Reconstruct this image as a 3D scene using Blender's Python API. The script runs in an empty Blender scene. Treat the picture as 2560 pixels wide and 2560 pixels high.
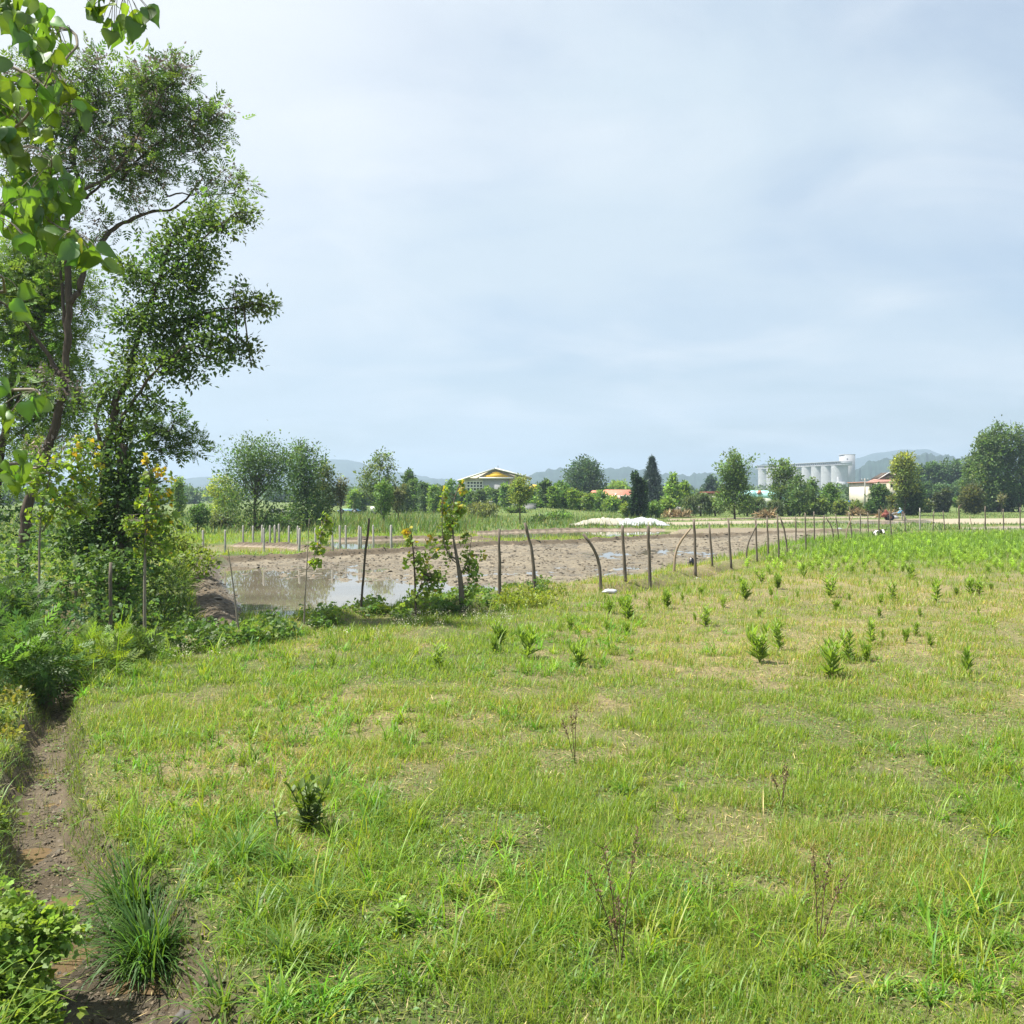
import bpy, math
import numpy as np
rng = np.random.default_rng(11)
D = bpy.data
SC = bpy.context.scene
COL = SC.collection
F = 2309.0      # focal length in pixels of the 2560 px wide photograph
HZ = 1240.0     # horizon row of the photograph
H = 2.5         # eye height above the field, metres


def g(u, v, z=0.0):
    Y = (H - z) * F / (v - HZ)
    return np.array([(u - 1280) * Y / F, Y, z])


def at(u, v, Y):
    return np.array([(u - 1280) * Y / F, Y, H - (v - HZ) * Y / F])


# ------------------------------------------------------------------ noise
_tab = np.random.default_rng(3).random((8, 256, 256))


def vn(x, y, s=0):
    x = np.asarray(x, float); y = np.asarray(y, float)
    xi = np.floor(x).astype(int); yi = np.floor(y).astype(int)
    fx = x - xi; fy = y - yi
    fx = fx * fx * (3 - 2 * fx); fy = fy * fy * (3 - 2 * fy)
    t = _tab[s % 8]
    a = t[xi & 255, yi & 255]; b = t[(xi + 1) & 255, yi & 255]
    c = t[xi & 255, (yi + 1) & 255]; d = t[(xi + 1) & 255, (yi + 1) & 255]
    return (a * (1 - fx) + b * fx) * (1 - fy) + (c * (1 - fx) + d * fx) * fy


def fbm(x, y, sc, octv=3, s=0):
    r = 0; amp = 1; tot = 0
    for k in range(octv):
        r = r + amp * vn(np.asarray(x) / sc + 17.3 * k + 100, np.asarray(y) / sc + 9.1 * k + 100, s + k)
        tot += amp; amp *= .5; sc *= .5
    return r / tot


def sst(a, b, x):
    t = np.clip((x - a) / (b - a), 0, 1)
    return t * t * (3 - 2 * t)


def inside(x, y, poly):
    x = np.asarray(x); y = np.asarray(y)
    r = np.zeros(x.shape, bool)
    P = np.asarray(poly)[:, :2]
    m = (x >= P[:, 0].min()) & (x <= P[:, 0].max()) & (y >= P[:, 1].min()) & (y <= P[:, 1].max())
    xs = x[m]; ys = y[m]; q = np.zeros(xs.shape, bool)
    n = len(P)
    for i in range(n):
        x1, y1 = P[i]; x2, y2 = P[(i + 1) % n]
        if y1 == y2:
            continue
        c = ((y1 > ys) != (y2 > ys)) & (xs < (x2 - x1) * (ys - y1) / (y2 - y1) + x1)
        q ^= c
    r[m] = q
    return r


def pldist(x, y, pts):
    """distance to a polyline, side sign (+ = left of its direction), length parameter"""
    x = np.asarray(x, float); y = np.asarray(y, float)
    best = np.full(x.shape, 1e9); side = np.zeros(x.shape); par = np.zeros(x.shape)
    P = np.asarray(pts)[:, :2]; L = 0
    for i in range(len(P) - 1):
        a = P[i]; d = P[i + 1] - a; l2 = d @ d
        t = np.clip(((x - a[0]) * d[0] + (y - a[1]) * d[1]) / l2, 0, 1)
        dx = x - a[0] - t * d[0]; dy = y - a[1] - t * d[1]
        q = np.hypot(dx, dy); m = q < best
        best = np.where(m, q, best)
        side = np.where(m, np.sign(d[0] * (y - a[1]) - d[1] * (x - a[0])), side)
        par = np.where(m, L + t * math.sqrt(l2), par)
        L += math.sqrt(l2)
    return best, side, par


# ------------------------------------------------------------------ meshes
def raw_mesh(name, V, T, col=None, smooth=False):
    V = np.asarray(V, np.float32); T = [np.asarray(t, np.int32) for t in (T if isinstance(T, list) else [T]) if len(t)]
    me = D.meshes.new(name)
    me.vertices.add(len(V)); me.vertices.foreach_set('co', V.ravel())
    idx = np.concatenate([t.ravel() for t in T])
    tot = np.concatenate([np.full(len(t), t.shape[1], np.int32) for t in T])
    st = np.concatenate([[0], np.cumsum(tot)[:-1]]).astype(np.int32)
    me.loops.add(len(idx)); me.loops.foreach_set('vertex_index', idx)
    me.polygons.add(len(tot)); me.polygons.foreach_set('loop_start', st)
    if smooth:
        me.polygons.foreach_set('use_smooth', np.ones(len(tot), bool))
    if col is not None:
        a = me.attributes.new('col', 'FLOAT_COLOR', 'POINT')
        c = np.ones((len(V), 4), np.float32); c[:, :3] = col
        a.data.foreach_set('color', c.ravel())
    me.update(calc_edges=True); me.validate()
    return me


def link(name, me, mat=None, parent=None, loc=None):
    o = D.objects.new(name, me)
    if mat is not None and me is not None and len(me.materials) == 0:
        me.materials.append(mat)
    COL.objects.link(o)
    if parent is not None:
        o.parent = parent
    if loc is not None:
        o.location = [float(c) for c in loc]
    return o


class Acc:
    def __init__(s):
        s.V = []; s.T = []; s.C = []; s.n = 0

    def add(s, V, T, c=None):
        V = np.asarray(V, float); T = np.asarray(T, int)
        s.V.append(V)
        for t in ([T] if T.ndim == 2 else T):
            s.T.append(t + s.n)
        if c is None:
            c = (.5, .5, .5)
        c = np.asarray(c, float)
        s.C.append(np.broadcast_to(c, (len(V), 3)) if c.ndim == 1 else c)
        s.n += len(V)
        return s

    def box(s, x0, x1, y0, y1, z0, z1, c=None):
        V = [(x, y, z) for z in (z0, z1) for y in (y0, y1) for x in (x0, x1)]
        return s.add(V, [(0, 2, 3, 1), (4, 5, 7, 6), (0, 1, 5, 4), (2, 6, 7, 3), (0, 4, 6, 2), (1, 3, 7, 5)], c)

    def prism(s, pts, off, c=None):
        """polygon pts (n,3) extruded by vector off, caps triangulated as a fan"""
        P = np.asarray(pts, float); n = len(P)
        V = np.vstack([P, P + np.asarray(off, float)])
        T = []
        for i in range(1, n - 1):
            T.append((0, i, i + 1)); T.append((n, n + i + 1, n + i))
        for i in range(n):
            j = (i + 1) % n
            T.append((i, n + i, n + j)); T.append((i, n + j, j))
        return s.add(V, T, c)

    def build(s, name, mat, parent=None, smooth=False, local=False):
        V = np.vstack(s.V); C = np.vstack(s.C)
        if parent is not None and not local:
            V = V - np.array(parent.location)
        by = {}
        for t in s.T:
            by.setdefault(t.shape[1], []).append(t)
        me = raw_mesh(name, V, [np.vstack(t) for t in by.values()], C, smooth)
        return link(name, me, mat, parent)


def tube(path, rad, sides=6, cap=True):
    P = np.asarray(path, float); n = len(P)
    rad = np.broadcast_to(np.asarray(rad, float), (n,))
    d = np.gradient(P, axis=0); d /= np.linalg.norm(d, axis=1)[:, None] + 1e-9
    ref = np.array([0.31, 0.2, .93]) if abs(d[:, 2]).mean() < .8 else np.array([1., .1, 0])
    a = np.cross(d, ref); a /= np.linalg.norm(a, axis=1)[:, None] + 1e-9
    b = np.cross(d, a)
    th = np.arange(sides) * 2 * math.pi / sides
    V = (P[:, None] + rad[:, None, None] * (a[:, None] * np.cos(th)[None, :, None] + b[:, None] * np.sin(th)[None, :, None])).reshape(-1, 3)
    T = []
    i = np.arange(n - 1)[:, None] * sides; k = np.arange(sides)[None]; k2 = (k + 1) % sides
    q = np.stack([i + k, i + k2, i + sides + k2, i + sides + k], -1).reshape(-1, 4)
    T = np.vstack([q[:, [0, 1, 2]], q[:, [0, 2, 3]]])
    if cap:
        V = np.vstack([V, P[:1], P[-1:]]); m = n * sides
        e = (n - 1) * sides
        kk = np.arange(sides); k2 = (kk + 1) % sides
        T = np.vstack([T, np.stack([kk * 0 + m, k2, kk], -1), np.stack([kk * 0 + m + 1, e + kk, e + k2], -1)])
    return V, T


def spline(pts, n):
    P = np.asarray(pts, float)
    if len(P) == 2:
        t = np.linspace(0, 1, n)[:, None]
        return P[0] * (1 - t) + P[1] * t
    E = np.vstack([2 * P[0] - P[1], P, 2 * P[-1] - P[-2]])
    out = []
    for s in np.linspace(0, len(P) - 1 - 1e-6, n):
        i = int(s); t = s - i
        a, b, c, d = E[i:i + 4]
        out.append(.5 * (2 * b + (c - a) * t + (2 * a - 5 * b + 4 * c - d) * t * t + (3 * b - a - 3 * c + d) * t ** 3))
    return np.array(out)


def nrm(v):
    return v / (np.linalg.norm(v, axis=-1, keepdims=True) + 1e-9)


def basis(d, n):
    d = nrm(d); x = nrm(np.cross(d, n)); z = np.cross(x, d)
    return np.stack([x, d, z], -1)


def scatter(tpl, P, R, S, C=None):
    V0, T0 = tpl; N = len(P); k = len(V0)
    S = np.asarray(S, float)
    S = np.broadcast_to(S[:, None] if S.ndim == 1 else S, (N, 3))
    V = np.einsum('nij,nkj->nki', R, V0[None] * S[:, None]) + P[:, None]
    T = (T0[None] + (np.arange(N) * k)[:, None, None]).reshape(-1, T0.shape[1])
    c = None if C is None else np.repeat(C, k, axis=0)
    return V.reshape(-1, 3), T, c


def rdir(n, up=0.0, r=None):
    r = r or rng
    d = r.normal(size=(n, 3)); d = nrm(d); d[:, 2] += up
    return nrm(d)


# leaf templates: y along the leaf, z up, x across
def arr(*a):
    return np.array(a, float)


LEAF = (arr((0, 0, 0), (.28, .45, .06), (0, 1, -.06), (-.28, .45, .06)), np.array([(0, 1, 2), (0, 2, 3)]))
NARROW = (arr((0, 0, 0), (.09, .4, .02), (0, 1, -.18), (-.09, .4, .02)), np.array([(0, 1, 2), (0, 2, 3)]))
OVAL = (arr((0, 0, 0), (.22, .22, .05), (.3, .55, .05), (0, 1, -.1), (-.3, .55, .05), (-.22, .22, .05), (0, .5, -.02)),
        np.array([(0, 1, 6), (1, 2, 6), (2, 3, 6), (3, 4, 6), (4, 5, 6), (5, 0, 6)]))


def make_spray(pairs=4, w=.11):
    V = []; T = []
    spots = [(0, 1.0, .30)]
    for i in range(pairs):
        y = .18 + .72 * i / pairs
        for sx in (-1, 1):
            spots.append((sx * (52 - 6 * i), y, .36 - .03 * i))
    for ang, y, l in spots:
        if ang == 0:
            y = .72
        a = math.radians(ang); dx, dy = math.sin(a), math.cos(a)
        k = len(V); z0 = -.16 * y * y
        def p(t, s):
            return (dx * l * t + dy * l * s * w * 1.6, y + dy * l * t - dx * l * s * w * 1.6, z0 - .1 * t * l)
        V += [p(0, 0), p(.45, 1), p(1, 0), p(.45, -1)]
        T += [(k, k + 1, k + 2), (k, k + 2, k + 3)]
    return np.array(V), np.array(T)


SPRAY = make_spray(4)
FERN = make_spray(5, .085)


def make_trifol():
    V = []; T = []
    for ang in (-75, 0, 75):
        a = math.radians(ang); c, s = math.cos(a), math.sin(a)
        k = len(V); v = OVAL[0] * np.array([.8, .62, .62])
        x = v[:, 0] * c + v[:, 1] * s; y = -v[:, 0] * s + v[:, 1] * c + .3
        V += list(np.stack([x, y, v[:, 2]], -1)); T += list(OVAL[1] + k)
    return np.array(V), np.array(T)


TRIFOL = make_trifol()


def make_heart():
    out = [(0, 0), (.20, -.05), (.40, .06), (.50, .25), (.44, .45), (.27, .66), (.11, .84), (0, 1.06)]
    V = [(0, y, 0) for y in (0, .14, .32, .55, .8, 1.06)]
    T = []
    mids = [0, 0, 1, 2, 3, 3, 4, 5]
    for s in (1, -1):
        k = len(V)
        for x, y in out:
            V.append((s * x, y, .30 * abs(x) - .22 * y * y + .03 * math.sin(9 * y)))
        for i in range(len(out) - 1):
            a, b = k + i, k + i + 1
            m0, m1 = mids[i], mids[i + 1]
            T.append((m0, a, b) if s > 0 else (m0, b, a))
            if m1 != m0:
                T.append((m0, b, m1) if s > 0 else (m0, m1, b))
    V = np.array(V); V[:6, 2] = -.22 * V[:6, 1] ** 2
    return V, np.array(T)


HEART = make_heart()


def make_blade(bend, seg=2):
    V = []; T = []
    for i in range(seg + 1):
        t = i / seg
        a = bend * t
        # arc of unit length
        if abs(bend) < 1e-3:
            y, z = 0, t
        else:
            y, z = (1 - math.cos(a)) / bend, math.sin(a) / bend
        w = .5 * (1 - t) ** .6 if i < seg else 0
        if i < seg:
            V += [(-w, y, z), (w, y, z)]
        else:
            V.append((0, y, z))
    for i in range(seg):
        k = 2 * i
        if i < seg - 1:
            T += [(k, k + 1, k + 3), (k, k + 3, k + 2)]
        else:
            T.append((k, k + 1, k + 2))
    return np.array(V, float), np.array(T)


BL = [make_blade(b) for b in (.3, .7, 1.1, 1.6)]
BL1 = [make_blade(b, 1) for b in (.2, .5, .9)]
WB = [make_blade(b, 5) for b in (.7, 1.2, 1.7, 2.2)]


def blades(acc, tpls, P, length, width, C, tilt=.35, az=None):
    n = len(P)
    az = rng.uniform(0, 2 * math.pi, n) if az is None else az
    tl = np.abs(rng.normal(0, tilt, n))
    ca, sa = np.cos(az), np.sin(az)
    # local y -> leaning direction, z -> up tilted
    yd = np.stack([ca * np.cos(tl), sa * np.cos(tl), -np.sin(tl)], -1)
    zd = np.stack([ca * np.sin(tl), sa * np.sin(tl), np.cos(tl)], -1)
    xd = np.cross(yd, zd)
    R = np.stack([xd, yd, zd], -1)
    S = np.stack([width, length, length], -1)
    ch = rng.integers(0, len(tpls), n)
    for k, t in enumerate(tpls):
        m = ch == k
        if m.any():
            acc.add(*scatter(t, P[m], R[m], S[m], C[m]))


def jit(c, n, v=.18, hue=.10):
    c = np.asarray(c, float)
    k = np.exp(rng.normal(0, v, (n, 1)))
    h = np.exp(rng.normal(0, hue, (n, 1)))
    o = c * k
    return np.clip(np.hstack([o[:, :1] * h, o[:, 1:2], o[:, 2:3] / h]), 0, 1)


# ------------------------------------------------------------------ tagging
def tag(o, label=None, cat=None, group=None, kind=None):
    if label: o['label'] = label
    if cat: o['category'] = cat
    if group: o['group'] = group
    if kind: o['kind'] = kind
    return o


def empty(name, loc, label, cat, group=None):
    o = link(name, None, None, None, loc)
    o.empty_display_size = .2
    return tag(o, label, cat, group)


def dup(root, loc, rz, sc, label, group):
    r = root.copy(); COL.objects.link(r)
    r.location = [float(c) for c in loc]; r.rotation_euler = (0, 0, rz)
    r.scale = (sc, sc, sc) if np.isscalar(sc) else sc
    r['label'] = label
    if group: r['group'] = group
    for ch in list(root.children):
        c = ch.copy(); COL.objects.link(c); c.parent = r
        for gc in ch.children:
            d = gc.copy(); COL.objects.link(d); d.parent = c
    return r


ORD = ['first', 'second', 'third', 'fourth', 'fifth', 'sixth', 'seventh', 'eighth', 'ninth', 'tenth', 'eleventh', 'twelfth', 'thirteenth', 'fourteenth', 'fifteenth', 'sixteenth', 'seventeenth', 'eighteenth', 'nineteenth', 'twentieth']


# ------------------------------------------------------------------ materials
def newmat(name):
    m = D.materials.new(name); m.use_nodes = True
    nt = m.node_tree; nt.nodes.clear()
    return m, nt, nt.nodes.new('ShaderNodeOutputMaterial')


def nd(nt, typ, **kw):
    n = nt.nodes.new(typ)
    for k, v in kw.items():
        if k.startswith('i_'):
            n.inputs[k[2:].replace('_', ' ')].default_value = v
        elif k.startswith('n'):
            n.inputs[int(k[1:])].default_value = v
        else:
            setattr(n, k, v)
    return n


def mat_leaf(name, trans=.4, gloss=.06, rough=.45, boost=(1.25, 1.2, .8)):
    m, nt, out = newmat(name); L = nt.links.new
    a = nd(nt, 'ShaderNodeAttribute', attribute_name='col')
    df = nd(nt, 'ShaderNodeBsdfDiffuse'); tr = nd(nt, 'ShaderNodeBsdfTranslucent'); gl = nd(nt, 'ShaderNodeBsdfGlossy', i_Roughness=rough)
    mu = nd(nt, 'ShaderNodeVectorMath', operation='MULTIPLY'); mu.inputs[1].default_value = boost
    L(a.outputs['Color'], df.inputs[0]); L(a.outputs['Color'], mu.inputs[0]); L(mu.outputs[0], tr.inputs[0])
    gl.inputs[0].default_value = (.9, .95, .9, 1)
    m1 = nd(nt, 'ShaderNodeMixShader'); m1.inputs[0].default_value = trans
    L(df.outputs[0], m1.inputs[1]); L(tr.outputs[0], m1.inputs[2])
    m2 = nd(nt, 'ShaderNodeMixShader'); m2.inputs[0].default_value = gloss
    L(m1.outputs[0], m2.inputs[1]); L(gl.outputs[0], m2.inputs[2])
    L(m2.outputs[0], out.inputs[0])
    return m


def mat_std(name, c, rough=.8, nscale=8.0, namt=.25, bump=.0, use_col=False, stretch=(1, 1, 1), spec=.3, metal=0, detail=5.0):
    """plain surface with procedural mottling and bump"""
    m, nt, out = newmat(name); L = nt.links.new
    b = nd(nt, 'ShaderNodeBsdfPrincipled', i_Roughness=rough, i_Metallic=metal)
    b.inputs['Specular IOR Level'].default_value = spec
    tc = nd(nt, 'ShaderNodeTexCoord'); mp = nd(nt, 'ShaderNodeMapping'); mp.inputs['Scale'].default_value = stretch
    L(tc.outputs['Object'], mp.inputs[0])
    no = nd(nt, 'ShaderNodeTexNoise', i_Scale=nscale, i_Detail=detail, i_Roughness=.65)
    L(mp.outputs[0], no.inputs['Vector'])
    mr = nd(nt, 'ShaderNodeMapRange'); mr.inputs[1].default_value = .25; mr.inputs[2].default_value = .75
    mr.inputs[3].default_value = 1 - namt; mr.inputs[4].default_value = 1 + namt
    L(no.outputs[0], mr.inputs[0])
    mu = nd(nt, 'ShaderNodeVectorMath', operation='MULTIPLY')
    if use_col:
        a = nd(nt, 'ShaderNodeAttribute', attribute_name='col'); L(a.outputs['Color'], mu.inputs[0])
    else:
        mu.inputs[0].default_value = c
    L(mr.outputs[0], mu.inputs[1]); L(mu.outputs[0], b.inputs['Base Color'])
    if bump:
        bp = nd(nt, 'ShaderNodeBump', i_Strength=bump, i_Distance=.02); L(no.outputs[0], bp.inputs['Height']); L(bp.outputs[0], b.inputs['Normal'])
    L(b.outputs[0], out.inputs[0])
    return m


M = {}
M['grass'] = mat_leaf('grass_blades', .5, .025, .5, (1.45, 1.4, .7))
M['leaf'] = mat_leaf('foliage', .5, .03, .55, (1.45, 1.4, .8))
M['near'] = mat_leaf('poplar_leaf', .5, .045, .45, (1.5, 1.45, .6))
M['bark'] = mat_std('bark', (.085, .065, .048), .9, 14, .45, .8, stretch=(1, 1, .25))
M['bark2'] = mat_std('pale_bark', (.16, .13, .10), .9, 14, .4, .6, stretch=(1, 1, .3))
M['wood'] = mat_std('weathered_wood', (.135, .112, .085), .85, 16, .5, .6, stretch=(1, 1, .12))
M['wood2'] = mat_std('bare_peeled_wood', (.30, .23, .155), .85, 16, .35, .5, stretch=(1, 1, .12))
M['stick'] = mat_std('grey_sapling_bark', (.22, .19, .15), .9, 20, .4, .4, stretch=(1, 1, .2))
M['conc'] = mat_std('pale_concrete', (.33, .315, .28), .9, 6, .25, .3)
M['wall'] = mat_std('cream_render', (.62, .56, .46), .9, .6, .12, use_col=False)
M['greywall'] = mat_std('grey_concrete', (.37, .37, .38), .9, .25, .16)
M['stone'] = mat_std('grey_block', (.22, .22, .22), .9, 2, .35, .4)
M['white'] = mat_std('white_paint', (.74, .74, .72), .6, 3, .08)
M['yellow'] = mat_std('yellow_paint', (.72, .45, .03), .6, 1.5, .1)
M['redroof'] = mat_std('terracotta_tiles', (.50, .20, .13), .85, 2, .2, .3)
M['oldroof'] = mat_std('faded_red_sheet', (.42, .22, .17), .8, 2, .2)
M['turq'] = mat_std('pale_turquoise_sheet', (.36, .62, .60), .6, 1, .12)
M['roofgrey'] = mat_std('grey_roof_sheet', (.50, .50, .49), .6, 1, .15)
M['glass'] = mat_std('window_glass', (.03, .04, .05), .12, 1, .1, spec=.6)
M['blue'] = mat_std('blue_paint', (.05, .17, .42), .4, 3, .15, spec=.5)
M['dark'] = mat_std('dark_rubber', (.02, .02, .02), .8, 5, .2)
M['rust'] = mat_std('rusty_red_paint', (.20, .06, .04), .7, 6, .35)
M['skin'] = mat_std('skin', (.34, .20, .13), .6, 5, .1)
M['shirt'] = mat_std('blue_cloth', (.12, .33, .50), .9, 5, .15)
M['scarf'] = mat_std('pale_blue_cloth', (.45, .60, .68), .9, 5, .1)
M['trous'] = mat_std('grey_cloth', (.30, .29, .27), .9, 5, .2)
M['tarpw'] = mat_std('white_plastic_sheet', (.43, .44, .45), .45, 1.2, .10, .3, spec=.5)
M['tarpb'] = mat_std('beige_plastic_sheet', (.36, .33, .26), .5, 1.2, .14, .3, spec=.4)
M['soil'] = mat_std('brown_soil', (.20, .15, .10), .95, 5, .4, .8)
M['straw'] = mat_leaf('dry_straw', .2, .02, .6, (1, 1, 1))
M['pebble'] = mat_std('brown_grey_stone', (.10, .095, .085), .85, 12, .3, .3)
M['blackbag'] = mat_std('black_plastic', (.015, .015, .017), .25, 9, .3, .5, spec=.5)
M['clod'] = mat_std('mud_clod', (.24, .18, .12), .7, 30, .3, .5, use_col=True, spec=.35)


# ------------------------------------------------------------------ camera, sky, sun, haze
cam = D.cameras.new('camera'); co = D.objects.new('camera', cam); COL.objects.link(co); SC.camera = co
co.location = (0, 0, H); co.rotation_euler = (math.radians(90), 0, 0)
cam.sensor_width = 36; cam.lens = 36 * F / 2560
cam.shift_y = (HZ - 1280) / 2560.0
cam.clip_start = .05; cam.clip_end = 9000

SUN_AZ = math.radians(-90)   # from +Y towards +X (negative = left)
SUN_EL = math.radians(62)
sl = D.lights.new('sun', 'SUN'); so = D.objects.new('sun', sl); COL.objects.link(so)
sl.energy = 5.0; sl.angle = math.radians(.6); sl.color = (1, .955, .88)
sd = np.array([math.sin(SUN_AZ) * math.cos(SUN_EL), math.cos(SUN_AZ) * math.cos(SUN_EL), math.sin(SUN_EL)])
from mathutils import Vector
so.rotation_euler = Vector(sd).to_track_quat('Z', 'Y').to_euler()

w = D.worlds.new('World'); SC.world = w; w.use_nodes = True
nt = w.node_tree; nt.nodes.clear(); L = nt.links.new
out = nt.nodes.new('ShaderNodeOutputWorld'); bg = nd(nt, 'ShaderNodeBackground', i_Strength=.082)
sky = nt.nodes.new('ShaderNodeTexSky'); sky.sky_type = 'NISHITA'; sky.sun_disc = False
sky.sun_elevation = SUN_EL; sky.sun_rotation = SUN_AZ; sky.air_density = 1.0; sky.dust_density = 2.6; sky.ozone_density = 1.6
tc = nt.nodes.new('ShaderNodeTexCoord')
sx = nt.nodes.new('ShaderNodeSeparateXYZ'); L(tc.outputs['Generated'], sx.inputs[0])
zz = nd(nt, 'ShaderNodeMath', operation='ADD'); zz.inputs[1].default_value = .22; L(sx.outputs[2], zz.inputs[0])
dx = nd(nt, 'ShaderNodeMath', operation='DIVIDE'); L(sx.outputs[0], dx.inputs[0]); L(zz.outputs[0], dx.inputs[1])
dy = nd(nt, 'ShaderNodeMath', operation='DIVIDE'); L(sx.outputs[1], dy.inputs[0]); L(zz.outputs[0], dy.inputs[1])
cx = nt.nodes.new('ShaderNodeCombineXYZ'); L(dx.outputs[0], cx.inputs[0]); L(dy.outputs[0], cx.inputs[1])
mp = nt.nodes.new('ShaderNodeMapping'); mp.inputs['Scale'].default_value = (.75, .95, 1); mp.inputs['Rotation'].default_value = (0, 0, .35); mp.inputs['Location'].default_value = (3.1, 1.7, 0)
L(cx.outputs[0], mp.inputs[0])
n1 = nd(nt, 'ShaderNodeTexNoise', i_Scale=1.3, i_Detail=6.0, i_Roughness=.50, i_Distortion=.5); L(mp.outputs[0], n1.inputs['Vector'])
r1 = nd(nt, 'ShaderNodeMapRange'); r1.interpolation_type = 'SMOOTHSTEP'
r1.inputs[1].default_value = .34; r1.inputs[2].default_value = .66; r1.inputs[3].default_value = .40; r1.inputs[4].default_value = 1.0
L(n1.outputs[0], r1.inputs[0])
mx = nd(nt, 'ShaderNodeMix', data_type='RGBA'); L(r1.outputs[0], mx.inputs[0])
L(sky.outputs[0], mx.inputs[6]); mx.inputs[7].default_value = (3.82, 4.45, 5.02, 1)
# wispy cirrus veils
n3_ = nd(nt, 'ShaderNodeTexNoise', i_Scale=1.7, i_Detail=6.0, i_Roughness=.5, i_Distortion=.7); mp3 = nt.nodes.new('ShaderNodeMapping'); mp3.inputs['Scale'].default_value = (1.0, 1.25, 1); mp3.inputs['Rotation'].default_value = (0, 0, -.5); L(cx.outputs[0], mp3.inputs[0]); L(mp3.outputs[0], n3_.inputs['Vector'])
r3 = nd(nt, 'ShaderNodeMapRange'); r3.interpolation_type = 'SMOOTHSTEP'; r3.inputs[1].default_value = .42; r3.inputs[2].default_value = .85; r3.inputs[3].default_value = 0; r3.inputs[4].default_value = .8; L(n3_.outputs[0], r3.inputs[0])
mx3 = nd(nt, 'ShaderNodeMix', data_type='RGBA'); L(r3.outputs[0], mx3.inputs[0]); L(mx.outputs[2], mx3.inputs[6]); mx3.inputs[7].default_value = (4.9, 5.25, 5.6, 1); mx = mx3
# bright thin-cloud glow painted into the upper left sky, away from the sun
dt = nd(nt, 'ShaderNodeVectorMath', operation='DOT_PRODUCT'); L(tc.outputs['Generated'], dt.inputs[0]); dt.inputs[1].default_value = [math.sin(math.radians(-34)) * math.cos(math.radians(36)), math.cos(math.radians(-34)) * math.cos(math.radians(36)), math.sin(math.radians(36))]
ra = nd(nt, 'ShaderNodeMapRange'); ra.interpolation_type = 'SMOOTHERSTEP'; ra.inputs[1].default_value = .78; ra.inputs[2].default_value = 1.0; ra.inputs[3].default_value = 0; ra.inputs[4].default_value = .85
L(dt.outputs['Value'], ra.inputs[0])
mx2 = nd(nt, 'ShaderNodeMix', data_type='RGBA'); L(ra.outputs[0], mx2.inputs[0]); L(mx.outputs[2], mx2.inputs[6]); mx2.inputs[7].default_value = (5.5, 5.7, 5.85, 1)
L(mx2.outputs[2], bg.inputs[0]); L(bg.outputs[0], out.inputs[0])

SC.view_settings.view_transform = 'Standard'; SC.view_settings.look = 'None'; SC.view_settings.gamma = 1
SC.view_settings.exposure = 1.12
cy = SC.cycles
cy.max_bounces = 8; cy.diffuse_bounces = 4; cy.glossy_bounces = 2; cy.transmission_bounces = 5; cy.volume_bounces = 0; cy.transparent_max_bounces = 8
cy.use_denoising = True; cy.denoiser = 'OPENIMAGEDENOISE'; cy.denoising_prefilter = 'NONE'; cy.caustics_reflective = False; cy.caustics_refractive = False

a = Acc().box(-3900, 3900, -700, 4300, -2.0, 175)
hz = a.build('haze', None); tag(hz, kind='stuff')
m, nt, out = newmat('haze'); pv = nd(nt, 'ShaderNodeVolumePrincipled')
pv.inputs['Color'].default_value = (.61, .79, .97, 1); pv.inputs['Density'].default_value = .00038; pv.inputs['Anisotropy'].default_value = .2
nt.links.new(pv.outputs[0], out.inputs['Volume']); hz.data.materials.append(m)
# ================================================================== ground
def GP(lst, z=0.0):
    return np.array([g(u, v, z)[:2] for u, v in lst])


ZW = -.10
FENCE_PX = [(450, 1625), (595, 1612), (760, 1585), (900, 1545), (1040, 1540), (1157, 1520), (1250, 1503), (1338, 1480), (1503, 1478), (1626, 1463),
            (1739, 1435), (1829, 1416), (1893, 1403), (1991, 1374), (2084, 1359), (2171, 1345), (2300, 1333), (2463, 1330), (2760, 1328)]
FENCE = GP(FENCE_PX)
DITCH = np.array([(-1.1, 3.0), (-2.11, 4.98), (-3.69, 7.23), (-5.0, 9.97), (-6.9, 14.3), (-9.2, 19)])
P1 = GP([(540, 1409), (750, 1397), (1000, 1384), (1221, 1367), (1480, 1359), (1600, 1350), (1800, 1342), (2000, 1334), (2140, 1331), (2230, 1336),
         (2100, 1346), (2000, 1358), (1900, 1378), (1800, 1401), (1700, 1423), (1600, 1441), (1500, 1454), (1400, 1468), (1300, 1484), (1200, 1507),
         (1100, 1523), (1000, 1535), (850, 1548), (700, 1556), (575, 1545), (530, 1485), (522, 1440)], ZW)
P2 = GP([(455, 1366), (600, 1363), (720, 1368), (790, 1376), (862, 1387), (750, 1389), (540, 1400), (470, 1402)], ZW)
P3 = GP([(700, 1364), (800, 1355), (870, 1350), (1010, 1346), (1200, 1351), (1230, 1357), (1000, 1373), (880, 1382), (800, 1374)], ZW)
P4 = GP([(1150, 1334), (1300, 1329), (1450, 1325), (1660, 1325), (1700, 1331), (1650, 1341), (1480, 1346), (1230, 1350)], ZW)
P5 = GP([(1900, 1307), (2050, 1302), (2340, 1297), (2345, 1309), (2200, 1313), (2060, 1309), (1920, 1312)], ZW)
P6 = GP([(2320, 1297), (2560, 1295), (2700, 1294), (2700, 1307), (2430, 1310), (2340, 1310)])
P7 = GP([(2395, 1321), (2560, 1316), (2700, 1314), (2700, 1327), (2420, 1327)], ZW)
P8 = GP([(1650, 1337), (1700, 1322), (1850, 1319), (2000, 1320), (2200, 1322), (2240, 1328), (2000, 1333), (1800, 1340)])
P9 = GP([(1640, 1306), (1800, 1302), (1990, 1299), (2000, 1304), (1900, 1309), (1700, 1313)])
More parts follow.
